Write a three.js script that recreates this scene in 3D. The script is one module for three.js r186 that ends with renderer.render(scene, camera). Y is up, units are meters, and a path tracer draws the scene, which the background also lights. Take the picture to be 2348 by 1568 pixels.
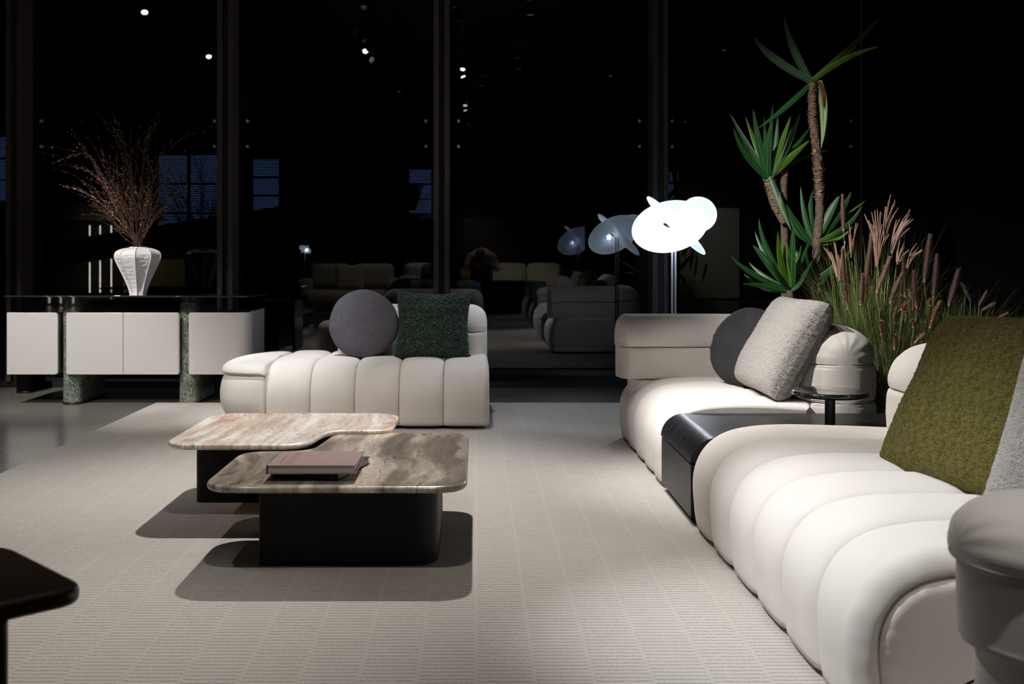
import * as THREE from 'three';
import { RoundedBoxGeometry } from 'three/addons/geometries/RoundedBoxGeometry.js';
import { MarchingCubes } from 'three/addons/objects/MarchingCubes.js';
import { mergeGeometries, mergeVertices } from 'three/addons/utils/BufferGeometryUtils.js';

// ---------------------------------------------------------------- camera, exposure
const FOCAL = 2400, VPX = 1091, VPY = 590, EYE = 1.05, GLASS = 8.65;   // one-point perspective: shifted lens, level camera
const scene = new THREE.Scene();
scene.background = new THREE.Color(0x000000);
const camera = new THREE.PerspectiveCamera(2 * Math.atan(784 / FOCAL) * 180 / Math.PI, 2348 / 1568, 0.05, 80);
camera.position.set(0, EYE, 0);
camera.setViewOffset(2348, 1568, 1174 - VPX, 784 - VPY, 2348, 1568);
camera.focus = 4.6; camera.userData.fStop = 5;
camera.updateProjectionMatrix();
const renderer = new THREE.WebGLRenderer({ antialias: true });
renderer.toneMapping = THREE.LinearToneMapping;
renderer.toneMappingExposure = 1.0;
renderer.shadowMap.enabled = true;

// ---------------------------------------------------------------- ceiling spotlights: x, depth, height, target(x, y, depth), candela, half angle, penumbra
const SPOT_Y = 3.9;
const SPOTS = [   // ..., 1 = unseen spot placed to light the furniture, lens deep so no dot mirrors, colour
  [-3.86, 5.1, [-2.95, 0.68, 7.45], 66, 16.5, 0.8, 0, 'soft'],
  [-1.55, 6.55, [-2.0, 0, 6.85], 24, 11, 1, 1, 'soft'],
  [-3.80, 2.4, [-2.6, 0, 5.6], 46, 27, 1, 0, 'soft'],
  [-1.53, 2.8, [-1.0, 0.35, 6.75], 14, 17, 1, 0, 'warm'],
  [-1.28, 5.35, [-1.24, 0.38, 6.78], 45, 11.5, 1, 1, 'cool'],
  [-0.22, 6.35, [0.22, 0, 6.9], 13, 20, 1, 1, 'cool'],
  [-1.47, 3.5, [1.72, 0.5, 4.7], 70, 16.5, 0.8, 1, 'soft'],
  [-1.50, 2.2, [2.1, 1.3, 6.2], 120, 11, 0.9, 1, 'soft'],
  [-0.23, 5.6, [-0.50, 0.3, 4.55], 58, 29, 1, 0, 'soft'],
  [-0.20, 1.4, [-0.45, 0.3, 3.6], 13, 32, 1, 0, 'warm'],
  [-0.20, 0.75, [1.15, 0.5, 1.95], 1, 14, 1, 0, 'warm'],
  [0.66, 1.45, [1.25, 0.5, 1.8], 18, 12, 1, 1, 'soft'],
  [-1.55, 1.9, [-1.45, 0, 2.45], 17, 21, 1, 1, 'soft'],
  [-0.20, 4.7, [1.08, 0.3, 4.8], 29, 14, 1, 1, 'cool'],
  [0.645, 5.0, [1.1, 0.3, 4.6], 8, 13, 1, 0, 'cool'],
  [-1.45, 2.95, [0.92, 0.25, 2.80], 71, 12.5, 1, 1, 'cool'],
  [0.70, 4.3, [1.25, 0.4, 3.3], 9, 20, 1, 1, 'soft'],
];
const BEAM = { soft: new THREE.Color().setRGB(1.0, 0.965, 0.93), warm: new THREE.Color().setRGB(1.0, 0.92, 0.83), cool: new THREE.Color().setRGB(0.94, 0.975, 1.0) };

// ---------------------------------------------------------------- helpers
const V = (x, y, z) => new THREE.Vector3(x, y, z);
function rng(a) { return () => { a |= 0; a = a + 0x6D2B79F5 | 0; let t = Math.imul(a ^ a >>> 15, 1 | a); t = t + Math.imul(t ^ t >>> 7, 61 | t) ^ t; return ((t ^ t >>> 14) >>> 0) / 4294967296; }; }
const at = (px, py, d) => V((px - VPX) / FOCAL * d, EYE - (py - VPY) / FOCAL * d, -d);   // where a sight line of the photograph meets depth d
const taken = new Map();
function numbered(name) { const n = taken.get(name) ?? 0; taken.set(name, n + 1); return n ? `${name}_${String(n).padStart(3, '0')}` : name; }
function shadowed(o) { o.castShadow = true; o.receiveShadow = true; return o; }
function tag(o, label, category, group) { o.userData.label = label; o.userData.category = category; if (group) o.userData.group = group; return o; }
function thing(name, label, category, group, pos = [0, 0, 0], turn = 0) {
  const g = new THREE.Group(); g.name = numbered(name); g.position.set(...pos); g.rotation.y = turn; scene.add(g);
  return tag(g, label, category, group);
}
function part(name, geo, mat, parent, label) {
  const m = shadowed(new THREE.Mesh(geo, mat)); m.name = name; if (label) m.userData.label = label; parent.add(m); return m;
}
function solo(name, geo, mat, label, category, group) {
  const m = shadowed(new THREE.Mesh(geo, mat)); m.name = numbered(name); scene.add(m); return tag(m, label, category, group);
}
function struct(name, geo, mat, label, category) {
  const m = shadowed(new THREE.Mesh(geo, mat)); m.name = name; m.userData.kind = 'structure'; scene.add(m);
  return tag(m, label, category);
}
function box(x0, x1, y0, y1, z0, z1, r = 0) {
  const w = x1 - x0, h = y1 - y0, d = z1 - z0;
  const g = r ? new RoundedBoxGeometry(w, h, d, 3, r) : new THREE.BoxGeometry(w, h, d);
  g.translate((x0 + x1) / 2, (y0 + y1) / 2, (z0 + z1) / 2); return g;
}
function fixWinding(g) {
  const p = g.attributes.position, ix = g.index; let vol = 0; const a = V(), b = V(), c = V();
  for (let i = 0; i < ix.count; i += 3) { a.fromBufferAttribute(p, ix.getX(i)); b.fromBufferAttribute(p, ix.getX(i + 1)); c.fromBufferAttribute(p, ix.getX(i + 2)); vol += a.dot(b.cross(c)); }
  if (vol < 0) for (let i = 0; i < ix.count; i += 3) { const t = ix.getX(i); ix.setX(i, ix.getX(i + 1)); ix.setX(i + 1, t); }
  return g;
}
// closed or open rings of equal length, joined into one skin
function loft(rings, { closed = true, capA = true, capB = true, u0 = 0 } = {}) {
  const n = rings[0].length, cols = closed ? n + 1 : n, pos = [], uv = [], idx = [];
  let v = u0;
  rings.forEach((r, k) => {
    if (k) { let s = 0; for (let i = 0; i < n; i += Math.max(1, n >> 3)) s += r[i].distanceTo(rings[k - 1][i]); v += s / Math.ceil(n / Math.max(1, n >> 3)); }
    let u = 0;
    for (let i = 0; i < cols; i++) { const p = r[i % n]; if (i) u += p.distanceTo(r[i - 1]); pos.push(p.x, p.y, p.z); uv.push(u, v); }
  });
  for (let k = 0; k + 1 < rings.length; k++) for (let i = 0; i + 1 < cols; i++) {
    const a = k * cols + i, b = a + 1, c = a + cols, d = c + 1; idx.push(a, c, b, b, c, d);
  }
  const cap = (r, flip) => {
    const ctr = V(0, 0, 0); r.forEach((p) => ctr.add(p)); ctr.multiplyScalar(1 / n);
    const base = pos.length / 3; pos.push(ctr.x, ctr.y, ctr.z); uv.push(0, 0);
    for (let i = 0; i <= n; i++) { const p = r[i % n]; pos.push(p.x, p.y, p.z); uv.push(p.x + p.z - ctr.x - ctr.z, p.y - ctr.y); }
    for (let i = 0; i < n; i++) idx.push(base, base + 1 + (flip ? i + 1 : i), base + 1 + (flip ? i : i + 1));
  };
  if (closed && capA) cap(rings[0], false);
  if (closed && capB) cap(rings[rings.length - 1], true);
  const g = new THREE.BufferGeometry();
  g.setAttribute('position', new THREE.Float32BufferAttribute(pos, 3)); g.setAttribute('uv', new THREE.Float32BufferAttribute(uv, 2)); g.setIndex(idx);
  if (closed && capA && capB) fixWinding(g);
  g.computeVertexNormals();
  if (closed) { const N = g.attributes.normal; for (let k = 0; k < rings.length; k++) { const a = k * cols, b = a + n, m = V(N.getX(a) + N.getX(b), N.getY(a) + N.getY(b), N.getZ(a) + N.getZ(b)).normalize(); N.setXYZ(a, m.x, m.y, m.z); N.setXYZ(b, m.x, m.y, m.z); } }
  return g;
}
function tube(pts, r0, r1 = r0, sides = 8, segs = 0, taper) {
  const c = new THREE.CatmullRomCurve3(pts), n = segs || pts.length * 4, fr = c.computeFrenetFrames(n), rings = [];
  for (let k = 0; k <= n; k++) {
    const t = k / n, p = c.getPointAt(t), r = taper ? taper(t) : r0 + (r1 - r0) * t, ring = [];
    for (let i = 0; i < sides; i++) { const a = i / sides * Math.PI * 2; ring.push(p.clone().addScaledVector(fr.normals[k], Math.cos(a) * r).addScaledVector(fr.binormals[k], Math.sin(a) * r)); }
    rings.push(ring);
  }
  return loft(rings);
}
function planUV(g, sx = 1) { const p = g.attributes.position, u = new Float32Array(p.count * 2); for (let i = 0; i < p.count; i++) { u[2 * i] = p.getX(i) * sx; u[2 * i + 1] = (p.getZ(i) + p.getY(i)) * sx; } g.setAttribute('uv', new THREE.BufferAttribute(u, 2)); return g; }
function boxUV(g) {   // metres, by the main direction of the normal
  const p = g.attributes.position, n = g.attributes.normal, u = new Float32Array(p.count * 2);
  for (let i = 0; i < p.count; i++) {
    const ax = Math.abs(n.getX(i)), ay = Math.abs(n.getY(i)), az = Math.abs(n.getZ(i));
    const [a, b] = ay >= ax && ay >= az ? [p.getX(i), p.getZ(i)] : ax >= az ? [p.getZ(i), p.getY(i)] : [p.getX(i), p.getY(i)];
    u[2 * i] = a; u[2 * i + 1] = b;
  }
  g.setAttribute('uv', new THREE.BufferAttribute(u, 2)); return g;
}
// plan outline (x, depth) -> slab with rounded rim between y0 and y1
function slab(outline, y0, y1, r) {
  const n = outline.length, nr = outline.map((p, i) => { const a = outline[(i + n - 1) % n], b = outline[(i + 1) % n]; const dx = b[0] - a[0], dy = b[1] - a[1], l = Math.hypot(dx, dy) || 1; return [dy / l, -dx / l]; });
  let area = 0; outline.forEach((p, i) => { const q = outline[(i + 1) % n]; area += p[0] * q[1] - q[0] * p[1]; });
  const sg = area > 0 ? 1 : -1, rings = [], h = (y1 - y0) / 2, ry = Math.min(h, r);
  const ring = (ins, y) => outline.map((p, i) => V(p[0] - sg * nr[i][0] * ins, y, -(p[1] - sg * nr[i][1] * ins)));
  for (let k = 0; k <= 6; k++) { const a = k / 6 * Math.PI / 2; rings.push(ring(r * (1 - Math.sin(a)), y0 + ry * (1 - Math.cos(a)))); }
  for (let k = 0; k <= 6; k++) { const a = k / 6 * Math.PI / 2; rings.push(ring(r * (1 - Math.cos(a)), y1 - ry * (1 - Math.sin(a)))); }
  return planUV(loft(rings));
}
function roundPoly(pts, steps = 10) {   // [x, d, radius]
  const out = [], n = pts.length;
  pts.forEach(([x, y, r], i) => {
    const a = pts[(i + n - 1) % n], b = pts[(i + 1) % n];
    const ua = [a[0] - x, a[1] - y], ub = [b[0] - x, b[1] - y], la = Math.hypot(...ua), lb = Math.hypot(...ub);
    const d1 = [ua[0] / la, ua[1] / la], d2 = [ub[0] / lb, ub[1] / lb], cos = d1[0] * d2[0] + d1[1] * d2[1], half = Math.acos(Math.max(-1, Math.min(1, cos))) / 2;
    const t = Math.min(r / Math.tan(half), la * 0.49, lb * 0.49), p0 = [x + d1[0] * t, y + d1[1] * t], p2 = [x + d2[0] * t, y + d2[1] * t];
    for (let k = 0; k <= steps; k++) { const s = k / steps, q = 1 - s; const w = 0.25 / (0.25 + 1); out.push([q * q * p0[0] + 2 * q * s * x + s * s * p2[0], q * q * p0[1] + 2 * q * s * y + s * s * p2[1]]); }
  });
  return out;
}

// ---------------------------------------------------------------- periodic noise and textures
const HASH = (() => { const r = rng(77), h = new Float32Array(4096); for (let i = 0; i < 4096; i++) h[i] = r() * Math.PI * 2; return h; })();
function pn(x, y, px, py, seed = 0) {
  const xi = Math.floor(x), yi = Math.floor(y), fx = x - xi, fy = y - yi, sx = fx * fx * fx * (fx * (fx * 6 - 15) + 10), sy = fy * fy * fy * (fy * (fy * 6 - 15) + 10);
  const g = (ix, iy, dx, dy) => { ix = ((ix % px) + px) % px; iy = ((iy % py) + py) % py; const a = HASH[(ix * 157 + iy * 311 + seed * 73 + ((ix * iy * 7) & 1023)) & 4095]; return Math.cos(a) * dx + Math.sin(a) * dy; };
  const a = g(xi, yi, fx, fy), b = g(xi + 1, yi, fx - 1, fy), c = g(xi, yi + 1, fx, fy - 1), d = g(xi + 1, yi + 1, fx - 1, fy - 1);
  return (a + (b - a) * sx + (c + (d - c) * sx - a - (b - a) * sx) * sy) * 1.4;
}
function fbm(u, v, fu, fv, oct, seed) { let s = 0, a = 0.5; for (let o = 0; o < oct; o++) { s += a * pn(u * fu, v * fv, fu, fv, seed + o * 5); fu *= 2; fv *= 2; a *= 0.5; } return s; }
const clamp = (x, a = 0, b = 1) => Math.min(b, Math.max(a, x)), mixc = (a, b, t) => a.map((x, i) => x + (b[i] - x) * t), smooth = (a, b, x) => { const t = clamp((x - a) / (b - a)); return t * t * (3 - 2 * t); };
function texture(w, h, fn, tile, color = true, tileY = tile) {
  const data = new Uint8Array(w * h * 4);
  for (let j = 0; j < h; j++) for (let i = 0; i < w; i++) {
    const c = fn(i / w, j / h), o = (j * w + i) * 4; const a = Array.isArray(c) ? c : [c, c, c];
    data[o] = clamp(a[0]) * 255; data[o + 1] = clamp(a[1]) * 255; data[o + 2] = clamp(a[2]) * 255; data[o + 3] = 255;
  }
  const t = new THREE.DataTexture(data, w, h); t.wrapS = t.wrapT = THREE.RepeatWrapping; t.magFilter = THREE.LinearFilter; t.minFilter = THREE.LinearMipmapLinearFilter; t.generateMipmaps = true;
  if (color) t.colorSpace = THREE.SRGBColorSpace; t.repeat.set(1 / tile, 1 / tileY); t.needsUpdate = true; return t;
}
function cells(n, seed) {   // periodic cell distances for looped yarn
  const r = rng(seed), pts = []; for (let i = 0; i < n * n; i++) pts.push([((i % n) + r()) / n, (Math.floor(i / n) + r()) / n, r()]);
  return (u, v) => {
    const ci = Math.floor(u * n), cj = Math.floor(v * n); let best = 9, second = 9, id = 0;
    for (let a = -1; a <= 1; a++) for (let b = -1; b <= 1; b++) {
      const k = ((ci + a + n) % n) + ((cj + b + n) % n) * n, p = pts[k]; let dx = Math.abs(u - p[0]), dy = Math.abs(v - p[1]); if (dx > 0.5) dx = 1 - dx; if (dy > 0.5) dy = 1 - dy;
      const d = Math.hypot(dx, dy) * n; if (d < best) { second = best; best = d; id = p[2]; } else if (d < second) second = d;
    }
    return [best, second, id];
  };
}
const mat = (o) => new THREE.MeshPhysicalMaterial(o);
const rgb = (r, g, b) => new THREE.Color().setRGB(r, g, b);

// sofa cloth: fine diagonal twill
const clothBump = texture(256, 256, (u, v) => 0.5 + 0.22 * Math.sin((u * 24 + v * 40) * Math.PI * 2) + 0.35 * fbm(u, v, 32, 32, 2, 3), 0.07, false);
const clothTone = texture(512, 512, (u, v) => { const n = fbm(u, v, 4, 4, 6, 11); return [0.89 + 0.03 * n, 0.864 + 0.032 * n, 0.836 + 0.034 * n]; }, 0.9);
const M = {};
M.cloth = mat({ map: clothTone, roughness: 0.95, bumpMap: clothBump, bumpScale: 0.0007, sheen: 0.25, sheenColor: rgb(0.9, 0.87, 0.83), sheenRoughness: 0.6 });
M.plinth = mat({ color: rgb(0.012, 0.011, 0.011), roughness: 0.7 });
// looped wool
const cellA = cells(30, 5);
const loopBump = texture(512, 512, (u, v) => { const w = 0.012; const [a, b] = cellA((u + w * pn(u * 24, v * 24, 24, 24, 4) + 1) % 1, (v + w * pn(u * 24, v * 24, 24, 24, 9) + 1) % 1); return clamp(1 - a * a * 0.95) * 0.8 + 0.2 * clamp((b - a) * 2); }, 0.15, false);
const bouColor = texture(512, 512, (u, v) => { const [, , id] = cellA(u, v); const n = fbm(u, v, 8, 8, 4, 2); return [0.72 + 0.05 * n + 0.05 * id, 0.695 + 0.05 * n + 0.05 * id, 0.668 + 0.05 * n + 0.05 * id]; }, 0.15);
M.boucle = mat({ map: bouColor, roughness: 1, bumpMap: loopBump, bumpScale: 0.0055 });
const oliveColor = texture(512, 512, (u, v) => { const [a, , id] = cellA(u, v); const n = fbm(u, v, 6, 6, 5, 8); const k = clamp(0.5 + 0.5 * n + (id - 0.5) * 0.7); return mixc([0.30, 0.285, 0.10], [0.53, 0.485, 0.205], k); }, 0.14);
const oliveBump = loopBump.clone(); oliveBump.repeat.set(1 / 0.14, 1 / 0.14); oliveBump.needsUpdate = true;
M.olive = mat({ map: oliveColor, roughness: 1, bumpMap: oliveBump, bumpScale: 0.007 });
const furColor = texture(512, 512, (u, v) => { const n = fbm(u, v, 30, 19, 4, 21), m = fbm(u, v, 5, 5, 3, 6); const k = clamp(0.36 + 1.7 * n + 0.3 * m); return mixc([0.035, 0.095, 0.08], [0.47, 0.58, 0.52], k); }, 0.2);
const furBump = texture(512, 512, (u, v) => 0.5 + 0.9 * fbm(u, v, 30, 19, 4, 21), 0.2, false);
M.fur = mat({ map: furColor, roughness: 1, bumpMap: furBump, bumpScale: 0.012 });
const velvetBump = texture(256, 256, (u, v) => 0.5 + 0.5 * fbm(u, v, 40, 40, 3, 14), 0.09, false);
const lavTone = texture(512, 512, (u, v) => { const n = fbm(u, v, 5, 9, 6, 31), s = fbm(u, v, 30, 90, 2, 33); return [0.33 + 0.03 * n + 0.13 * s, 0.318 + 0.03 * n + 0.13 * s, 0.35 + 0.03 * n + 0.13 * s]; }, 0.35);
M.lavender = mat({ map: lavTone, roughness: 1, bumpMap: velvetBump, bumpScale: 0.0012, sheen: 0.7, sheenColor: rgb(0.30, 0.27, 0.33), sheenRoughness: 0.5 });
const charTone = texture(256, 256, (u, v) => { const n = fbm(u, v, 4, 4, 5, 41); return [0.185 + 0.04 * n, 0.178 + 0.04 * n, 0.19 + 0.04 * n]; }, 0.3);
M.charcoal = mat({ map: charTone, roughness: 1, bumpMap: velvetBump, bumpScale: 0.001, sheen: 0.15, sheenColor: rgb(0.3, 0.28, 0.32), sheenRoughness: 0.5 });
// ribbed rug: columns 14.5 cm wide, ribs 2.3 cm, one flat line between columns
const RC = 4, RR = 24;
const rugFn = (u, v, c) => {
  const col = u * RC, ci = Math.floor(col), f = (col - ci) * 0.145, sh = [0, 0.42, 0.15, 0.6][ci];
  const line = smooth(0.013, 0.009, Math.min(f, 0.145 - f) * 2 + 0.0) , row = (v * RR + sh + 0.06 * pn(u * 24, v * 12, 24, 12, 3)) % 1;
  const groove = smooth(0.30, 0.12, Math.abs(row - 0.5)) * (1 - line), fine = fbm(u, v, 160, 160, 2, 17), dash = pn(u * 90, v * RR, 90, RR, 5);
  return c(groove * clamp(0.8 + 0.5 * dash), line, fine, fbm(u, v, 6, 6, 4, 19));
};
const rugColor = texture(1536, 1536, (u, v) => rugFn(u, v, (g, l, n, m) => { const k = 1 - 0.17 * g - 0.032 * l + 0.13 * n + 0.03 * m; return [0.695 * k, 0.672 * k, 0.645 * k]; }), RC * 0.145, true, RR * 0.023);
const rugBump = texture(1024, 1024, (u, v) => rugFn(u, v, (g, l, n) => 0.7 - 0.5 * g + 0.25 * n), RC * 0.145, false, RR * 0.023);
M.rug = mat({ map: rugColor, roughness: 1, bumpMap: rugBump, bumpScale: 0.0025 });
// travertine: bands that run from front to back
function travertine(seed, pal, tw) {
  return texture(1024, 1024, (u, v) => {
    const warp = 0.05 * fbm(u, v, 3, 3, 4, seed) + 0.012 * fbm(u, v, 16, 12, 3, seed + 40), x = u + warp + 0.06 * Math.sin(v * Math.PI * 2) * 0.4;
    const b = fbm((x + 3) % 1, v, 6, 1, 5, seed + 3), fine = fbm((x + 3) % 1, v, 40, 3, 3, seed + 9), blot = fbm(u, v, 8, 6, 5, seed + 15);
    let c = mixc(pal[0], pal[1], clamp(0.5 + 2.4 * b + 0.5 * blot)); c = mixc(c, pal[2], clamp(2.2 * fbm((x + 3.3) % 1, v, 9, 1, 4, seed + 21) - 0.12 + 0.6 * blot));
    const vein = 1 - smooth(0.0, 0.035, Math.abs(fbm((x + 3.7) % 1, v, 10, 2, 5, seed + 31) + 0.02)); c = mixc(c, pal[3], 0.55 * vein * clamp(0.5 + 2 * blot));
    const pore = smooth(0.30, 0.42, fbm(u, v, 60, 36, 2, seed + 50) * clamp(1 + 2 * b)); c = mixc(c, pal[3], 0.5 * pore);
    const k = 1 + 0.26 * fine + 0.16 * fbm(u, v, 48, 40, 3, seed + 70); return c.map((q) => q * k);
  }, tw);
}
const travA = travertine(3, [[0.87, 0.80, 0.73], [0.985, 0.96, 0.93], [0.82, 0.64, 0.52], [0.42, 0.30, 0.23]], 1.0);
const travB = travertine(60, [[0.48, 0.44, 0.395], [0.80, 0.75, 0.69], [0.37, 0.33, 0.295], [0.22, 0.17, 0.14]], 1.0);
M.travA = mat({ map: travA, roughness: 0.28, clearcoat: 0.5, clearcoatRoughness: 0.12 });
M.travB = mat({ map: travB, roughness: 0.28, clearcoat: 0.5, clearcoatRoughness: 0.12 });
const greenMarble = texture(512, 512, (u, v) => {
  const w = 0.06 * fbm(u, v, 4, 3, 3, 90); const b = 1 - smooth(0, 0.10, Math.abs(fbm((u + w + 1) % 1, (v + w + 1) % 1, 46, 14, 4, 95))); const k = clamp(0.5 + fbm(u, v, 8, 5, 4, 99));
  return mixc(mixc([0.17, 0.205, 0.17], [0.45, 0.48, 0.42], k), [0.80, 0.82, 0.76], b * 0.75);
}, 0.42);
M.greenMarble = mat({ map: greenMarble, roughness: 0.22, clearcoat: 0.4, clearcoatRoughness: 0.1 });
const blackMarble = texture(512, 512, (u, v) => { const b = 1 - smooth(0, 0.05, Math.abs(fbm(u, v, 5, 4, 5, 120))); return mixc([0.10, 0.115, 0.108], [0.62, 0.64, 0.62], b * 0.8 * clamp(0.4 + fbm(u, v, 4, 4, 3, 130))); }, 0.35);
M.blackMarble = mat({ map: blackMarble, roughness: 0.1, clearcoat: 0.8, clearcoatRoughness: 0.04 });
const woodTone = texture(512, 1024, (u, v) => { const g = fbm(u, v, 64, 3, 4, 140), r = Math.abs(fbm(u, v, 6, 2, 3, 150)); const k = clamp(0.45 + 0.9 * g + 0.5 * r); return mixc([0.085, 0.085, 0.09], [0.20, 0.20, 0.205], k); }, 0.5, true, 1.0);
const woodBump = texture(512, 512, (u, v) => 0.5 + 0.9 * fbm(u, v, 96, 4, 3, 140), 0.5, false, 1.0);
M.blackOak = mat({ map: woodTone, color: rgb(0.6, 0.6, 0.63), roughness: 0.36, specularIntensity: 0.4, bumpMap: woodBump, bumpScale: 0.0008, ior: 1.45 });
M.blackBase = mat({ map: woodTone, color: rgb(0.3, 0.3, 0.3), roughness: 0.55, specularIntensity: 0.5, bumpMap: woodBump, bumpScale: 0.0006 });
M.bronze = mat({ color: rgb(0.045, 0.026, 0.018), metalness: 0.6, roughness: 0.36, clearcoat: 0.3, clearcoatRoughness: 0.3 });
M.lacquer = mat({ color: rgb(0.60, 0.58, 0.55), roughness: 0.34, clearcoat: 0.6, clearcoatRoughness: 0.14 });
M.carcass = mat({ color: rgb(0.50, 0.49, 0.47), roughness: 0.4, clearcoat: 0.4, clearcoatRoughness: 0.15 });
M.smoke = mat({ color: rgb(0.5, 0.52, 0.5), transmission: 1, roughness: 0.02, ior: 1.5 });
M.smokeTop = mat({ color: rgb(0.02, 0.022, 0.022), roughness: 0.03, ior: 1.5, clearcoat: 1, clearcoatRoughness: 0.02 });
M.copper = mat({ color: rgb(0.10, 0.06, 0.05), metalness: 1, roughness: 0.35 });
const concrete = texture(1024, 1024, (u, v) => { const n = fbm(u, v, 3, 3, 7, 160), m = fbm(u, v, 2, 2, 4, 170); return [0.44 + 0.06 * n + 0.03 * m, 0.43 + 0.06 * n + 0.03 * m, 0.41 + 0.06 * n + 0.03 * m]; }, 3.0);
const concreteR = texture(512, 512, (u, v) => 0.23 + 0.09 * fbm(u, v, 3, 3, 6, 180), 3.0, false);
M.floor = mat({ map: concrete, roughness: 1, roughnessMap: concreteR, ior: 1.45 });
M.ceiling = mat({ color: rgb(0.02, 0.02, 0.022), roughness: 0.8 });
M.darkWall = mat({ color: rgb(0.03, 0.03, 0.03), roughness: 0.9 });
M.blackWall = mat({ color: rgb(0.0015, 0.0015, 0.0015), roughness: 1, specularIntensity: 0.2 });
M.mullion = mat({ color: rgb(0.085, 0.062, 0.056), roughness: 0.55, metalness: 0.3 });
M.mullionCore = mat({ color: rgb(0.012, 0.011, 0.012), roughness: 0.6 });
M.glass = mat({ color: rgb(0.55, 0.58, 0.62), transmission: 1, roughness: 0, ior: 1.72 });
M.outerGlass = mat({ color: rgb(0.5, 0.55, 0.58), transmission: 1, roughness: 0, ior: 1.6 });
M.steel = mat({ color: rgb(0.8, 0.8, 0.82), metalness: 0.7, roughness: 0.45 });
M.black = mat({ color: rgb(0.01, 0.01, 0.01), roughness: 0.5 });
M.blackGloss = mat({ color: rgb(0.012, 0.012, 0.014), roughness: 0.15 });

// ---------------------------------------------------------------- the room shell
{
  const zb = -GLASS - 0.15;
  struct('floor', planUV(box(-12, 9, -0.1, 0, -GLASS, 8.2)), M.floor, 'dark grey polished concrete floor around the pale rug', 'floor');
  struct('ceiling', box(-12, 9, 4.3, 4.4, zb, 8.2), M.ceiling, 'black ceiling above the dark hall', 'ceiling');
  struct('wall_left', box(-12.1, -12, 0, 4.3, zb, 8.2), M.darkWall, 'dark side wall far to the left', 'wall');
  struct('wall_right', box(9, 9.1, 0, 4.3, zb, 8.2), M.darkWall, 'dark side wall far to the right', 'wall');
  struct('wall_back', box(-12, 9, 0, 4.3, 8.2, 8.3), M.darkWall, 'dark grey wall behind the camera, mirrored in the glass', 'wall');
  struct('wall_front', box(3.14, 9, 0, 4.3, -8.5, -8.3), M.blackWall, 'black wall behind the grasses at the right edge', 'wall');
  struct('trim_1', box(-12, 9, 0, 0.05, -GLASS - 0.06, -8.44), M.black, 'low black kerb along the foot of the glass', 'trim');
  struct('trim_2', box(-12, 9, 4.2, 4.3, -GLASS - 0.1, -8.4), M.black, 'black head rail above the glass', 'trim');
  const mulX = [-5.45, -3.72, -2.02, -0.277, 1.485, 3.23];
  const names = ['far left', 'left edge', 'beside the vase', 'behind the green cushion', 'behind the glowing lamp', 'beside the tall yucca'];
  mulX.forEach((x, i) => {
    const g = new THREE.Group(); g.name = `trim_${i + 3}`; g.userData.kind = 'structure'; scene.add(g); g.position.set(x, 0, 0);
    tag(g, `brown-black steel mullion of the glass wall, ${names[i]}`, 'mullion');
    part('flange', box(-0.062, -0.022, 0.05, 4.2, -GLASS + 0.005, -8.42), M.mullion, g);
    part('flange', box(0.026, 0.062, 0.05, 4.2, -GLASS + 0.005, -8.42), M.mullion, g);
    part('web', box(-0.022, 0.026, 0.05, 4.2, -GLASS + 0.005, -8.47), M.mullionCore, g);
  });
  const boltGeo = new THREE.CylinderGeometry(0.0125, 0.0125, 0.02, 16); boltGeo.rotateX(Math.PI / 2);
  const xs = [-12, ...mulX.slice(0), 3.9];
  for (let i = 0; i + 1 < xs.length; i++) {
    const x0 = xs[i] + (i ? 0.03 : 0), x1 = xs[i + 1] - 0.03, g = new THREE.PlaneGeometry(x1 - x0, 4.2); g.translate(0, 2.1, 0);
    const w = struct(`window_${i + 1}`, g, M.glass, `tall dark glass pane ${['at the far left', 'left of the sideboard', 'behind the white vase', 'behind the grey round cushion', 'between the two pale sofas', 'behind the lamp and the yucca', 'at the right end'][i]}`, 'window');
    w.position.set((x0 + x1) / 2, 0, -GLASS);
    for (const bx of i === 0 ? [x1] : i === xs.length - 2 ? [x0] : [x0, x1]) for (const y of [1.965, 2.175]) {
      const b = part('glass_bolt', boltGeo, M.steel, w); b.position.set((bx === x0 ? x0 + 0.105 : x1 - 0.105) - (x0 + x1) / 2, y, 0.012);
    }
  }
  const og = new THREE.PlaneGeometry(1.75, 4.2); og.translate(0, 2.1, 0);
  const outer = struct('window_8', og, M.outerGlass, 'second glass skin outside, ending behind the lamp', 'window'); outer.position.set(1.1 - 0.875, 0, -10.55);
  struct('pavement', box(-14, 12, -0.2, -0.1, -20, -GLASS), M.blackWall, 'dark ground outside behind the glass', 'pavement');
}

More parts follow.
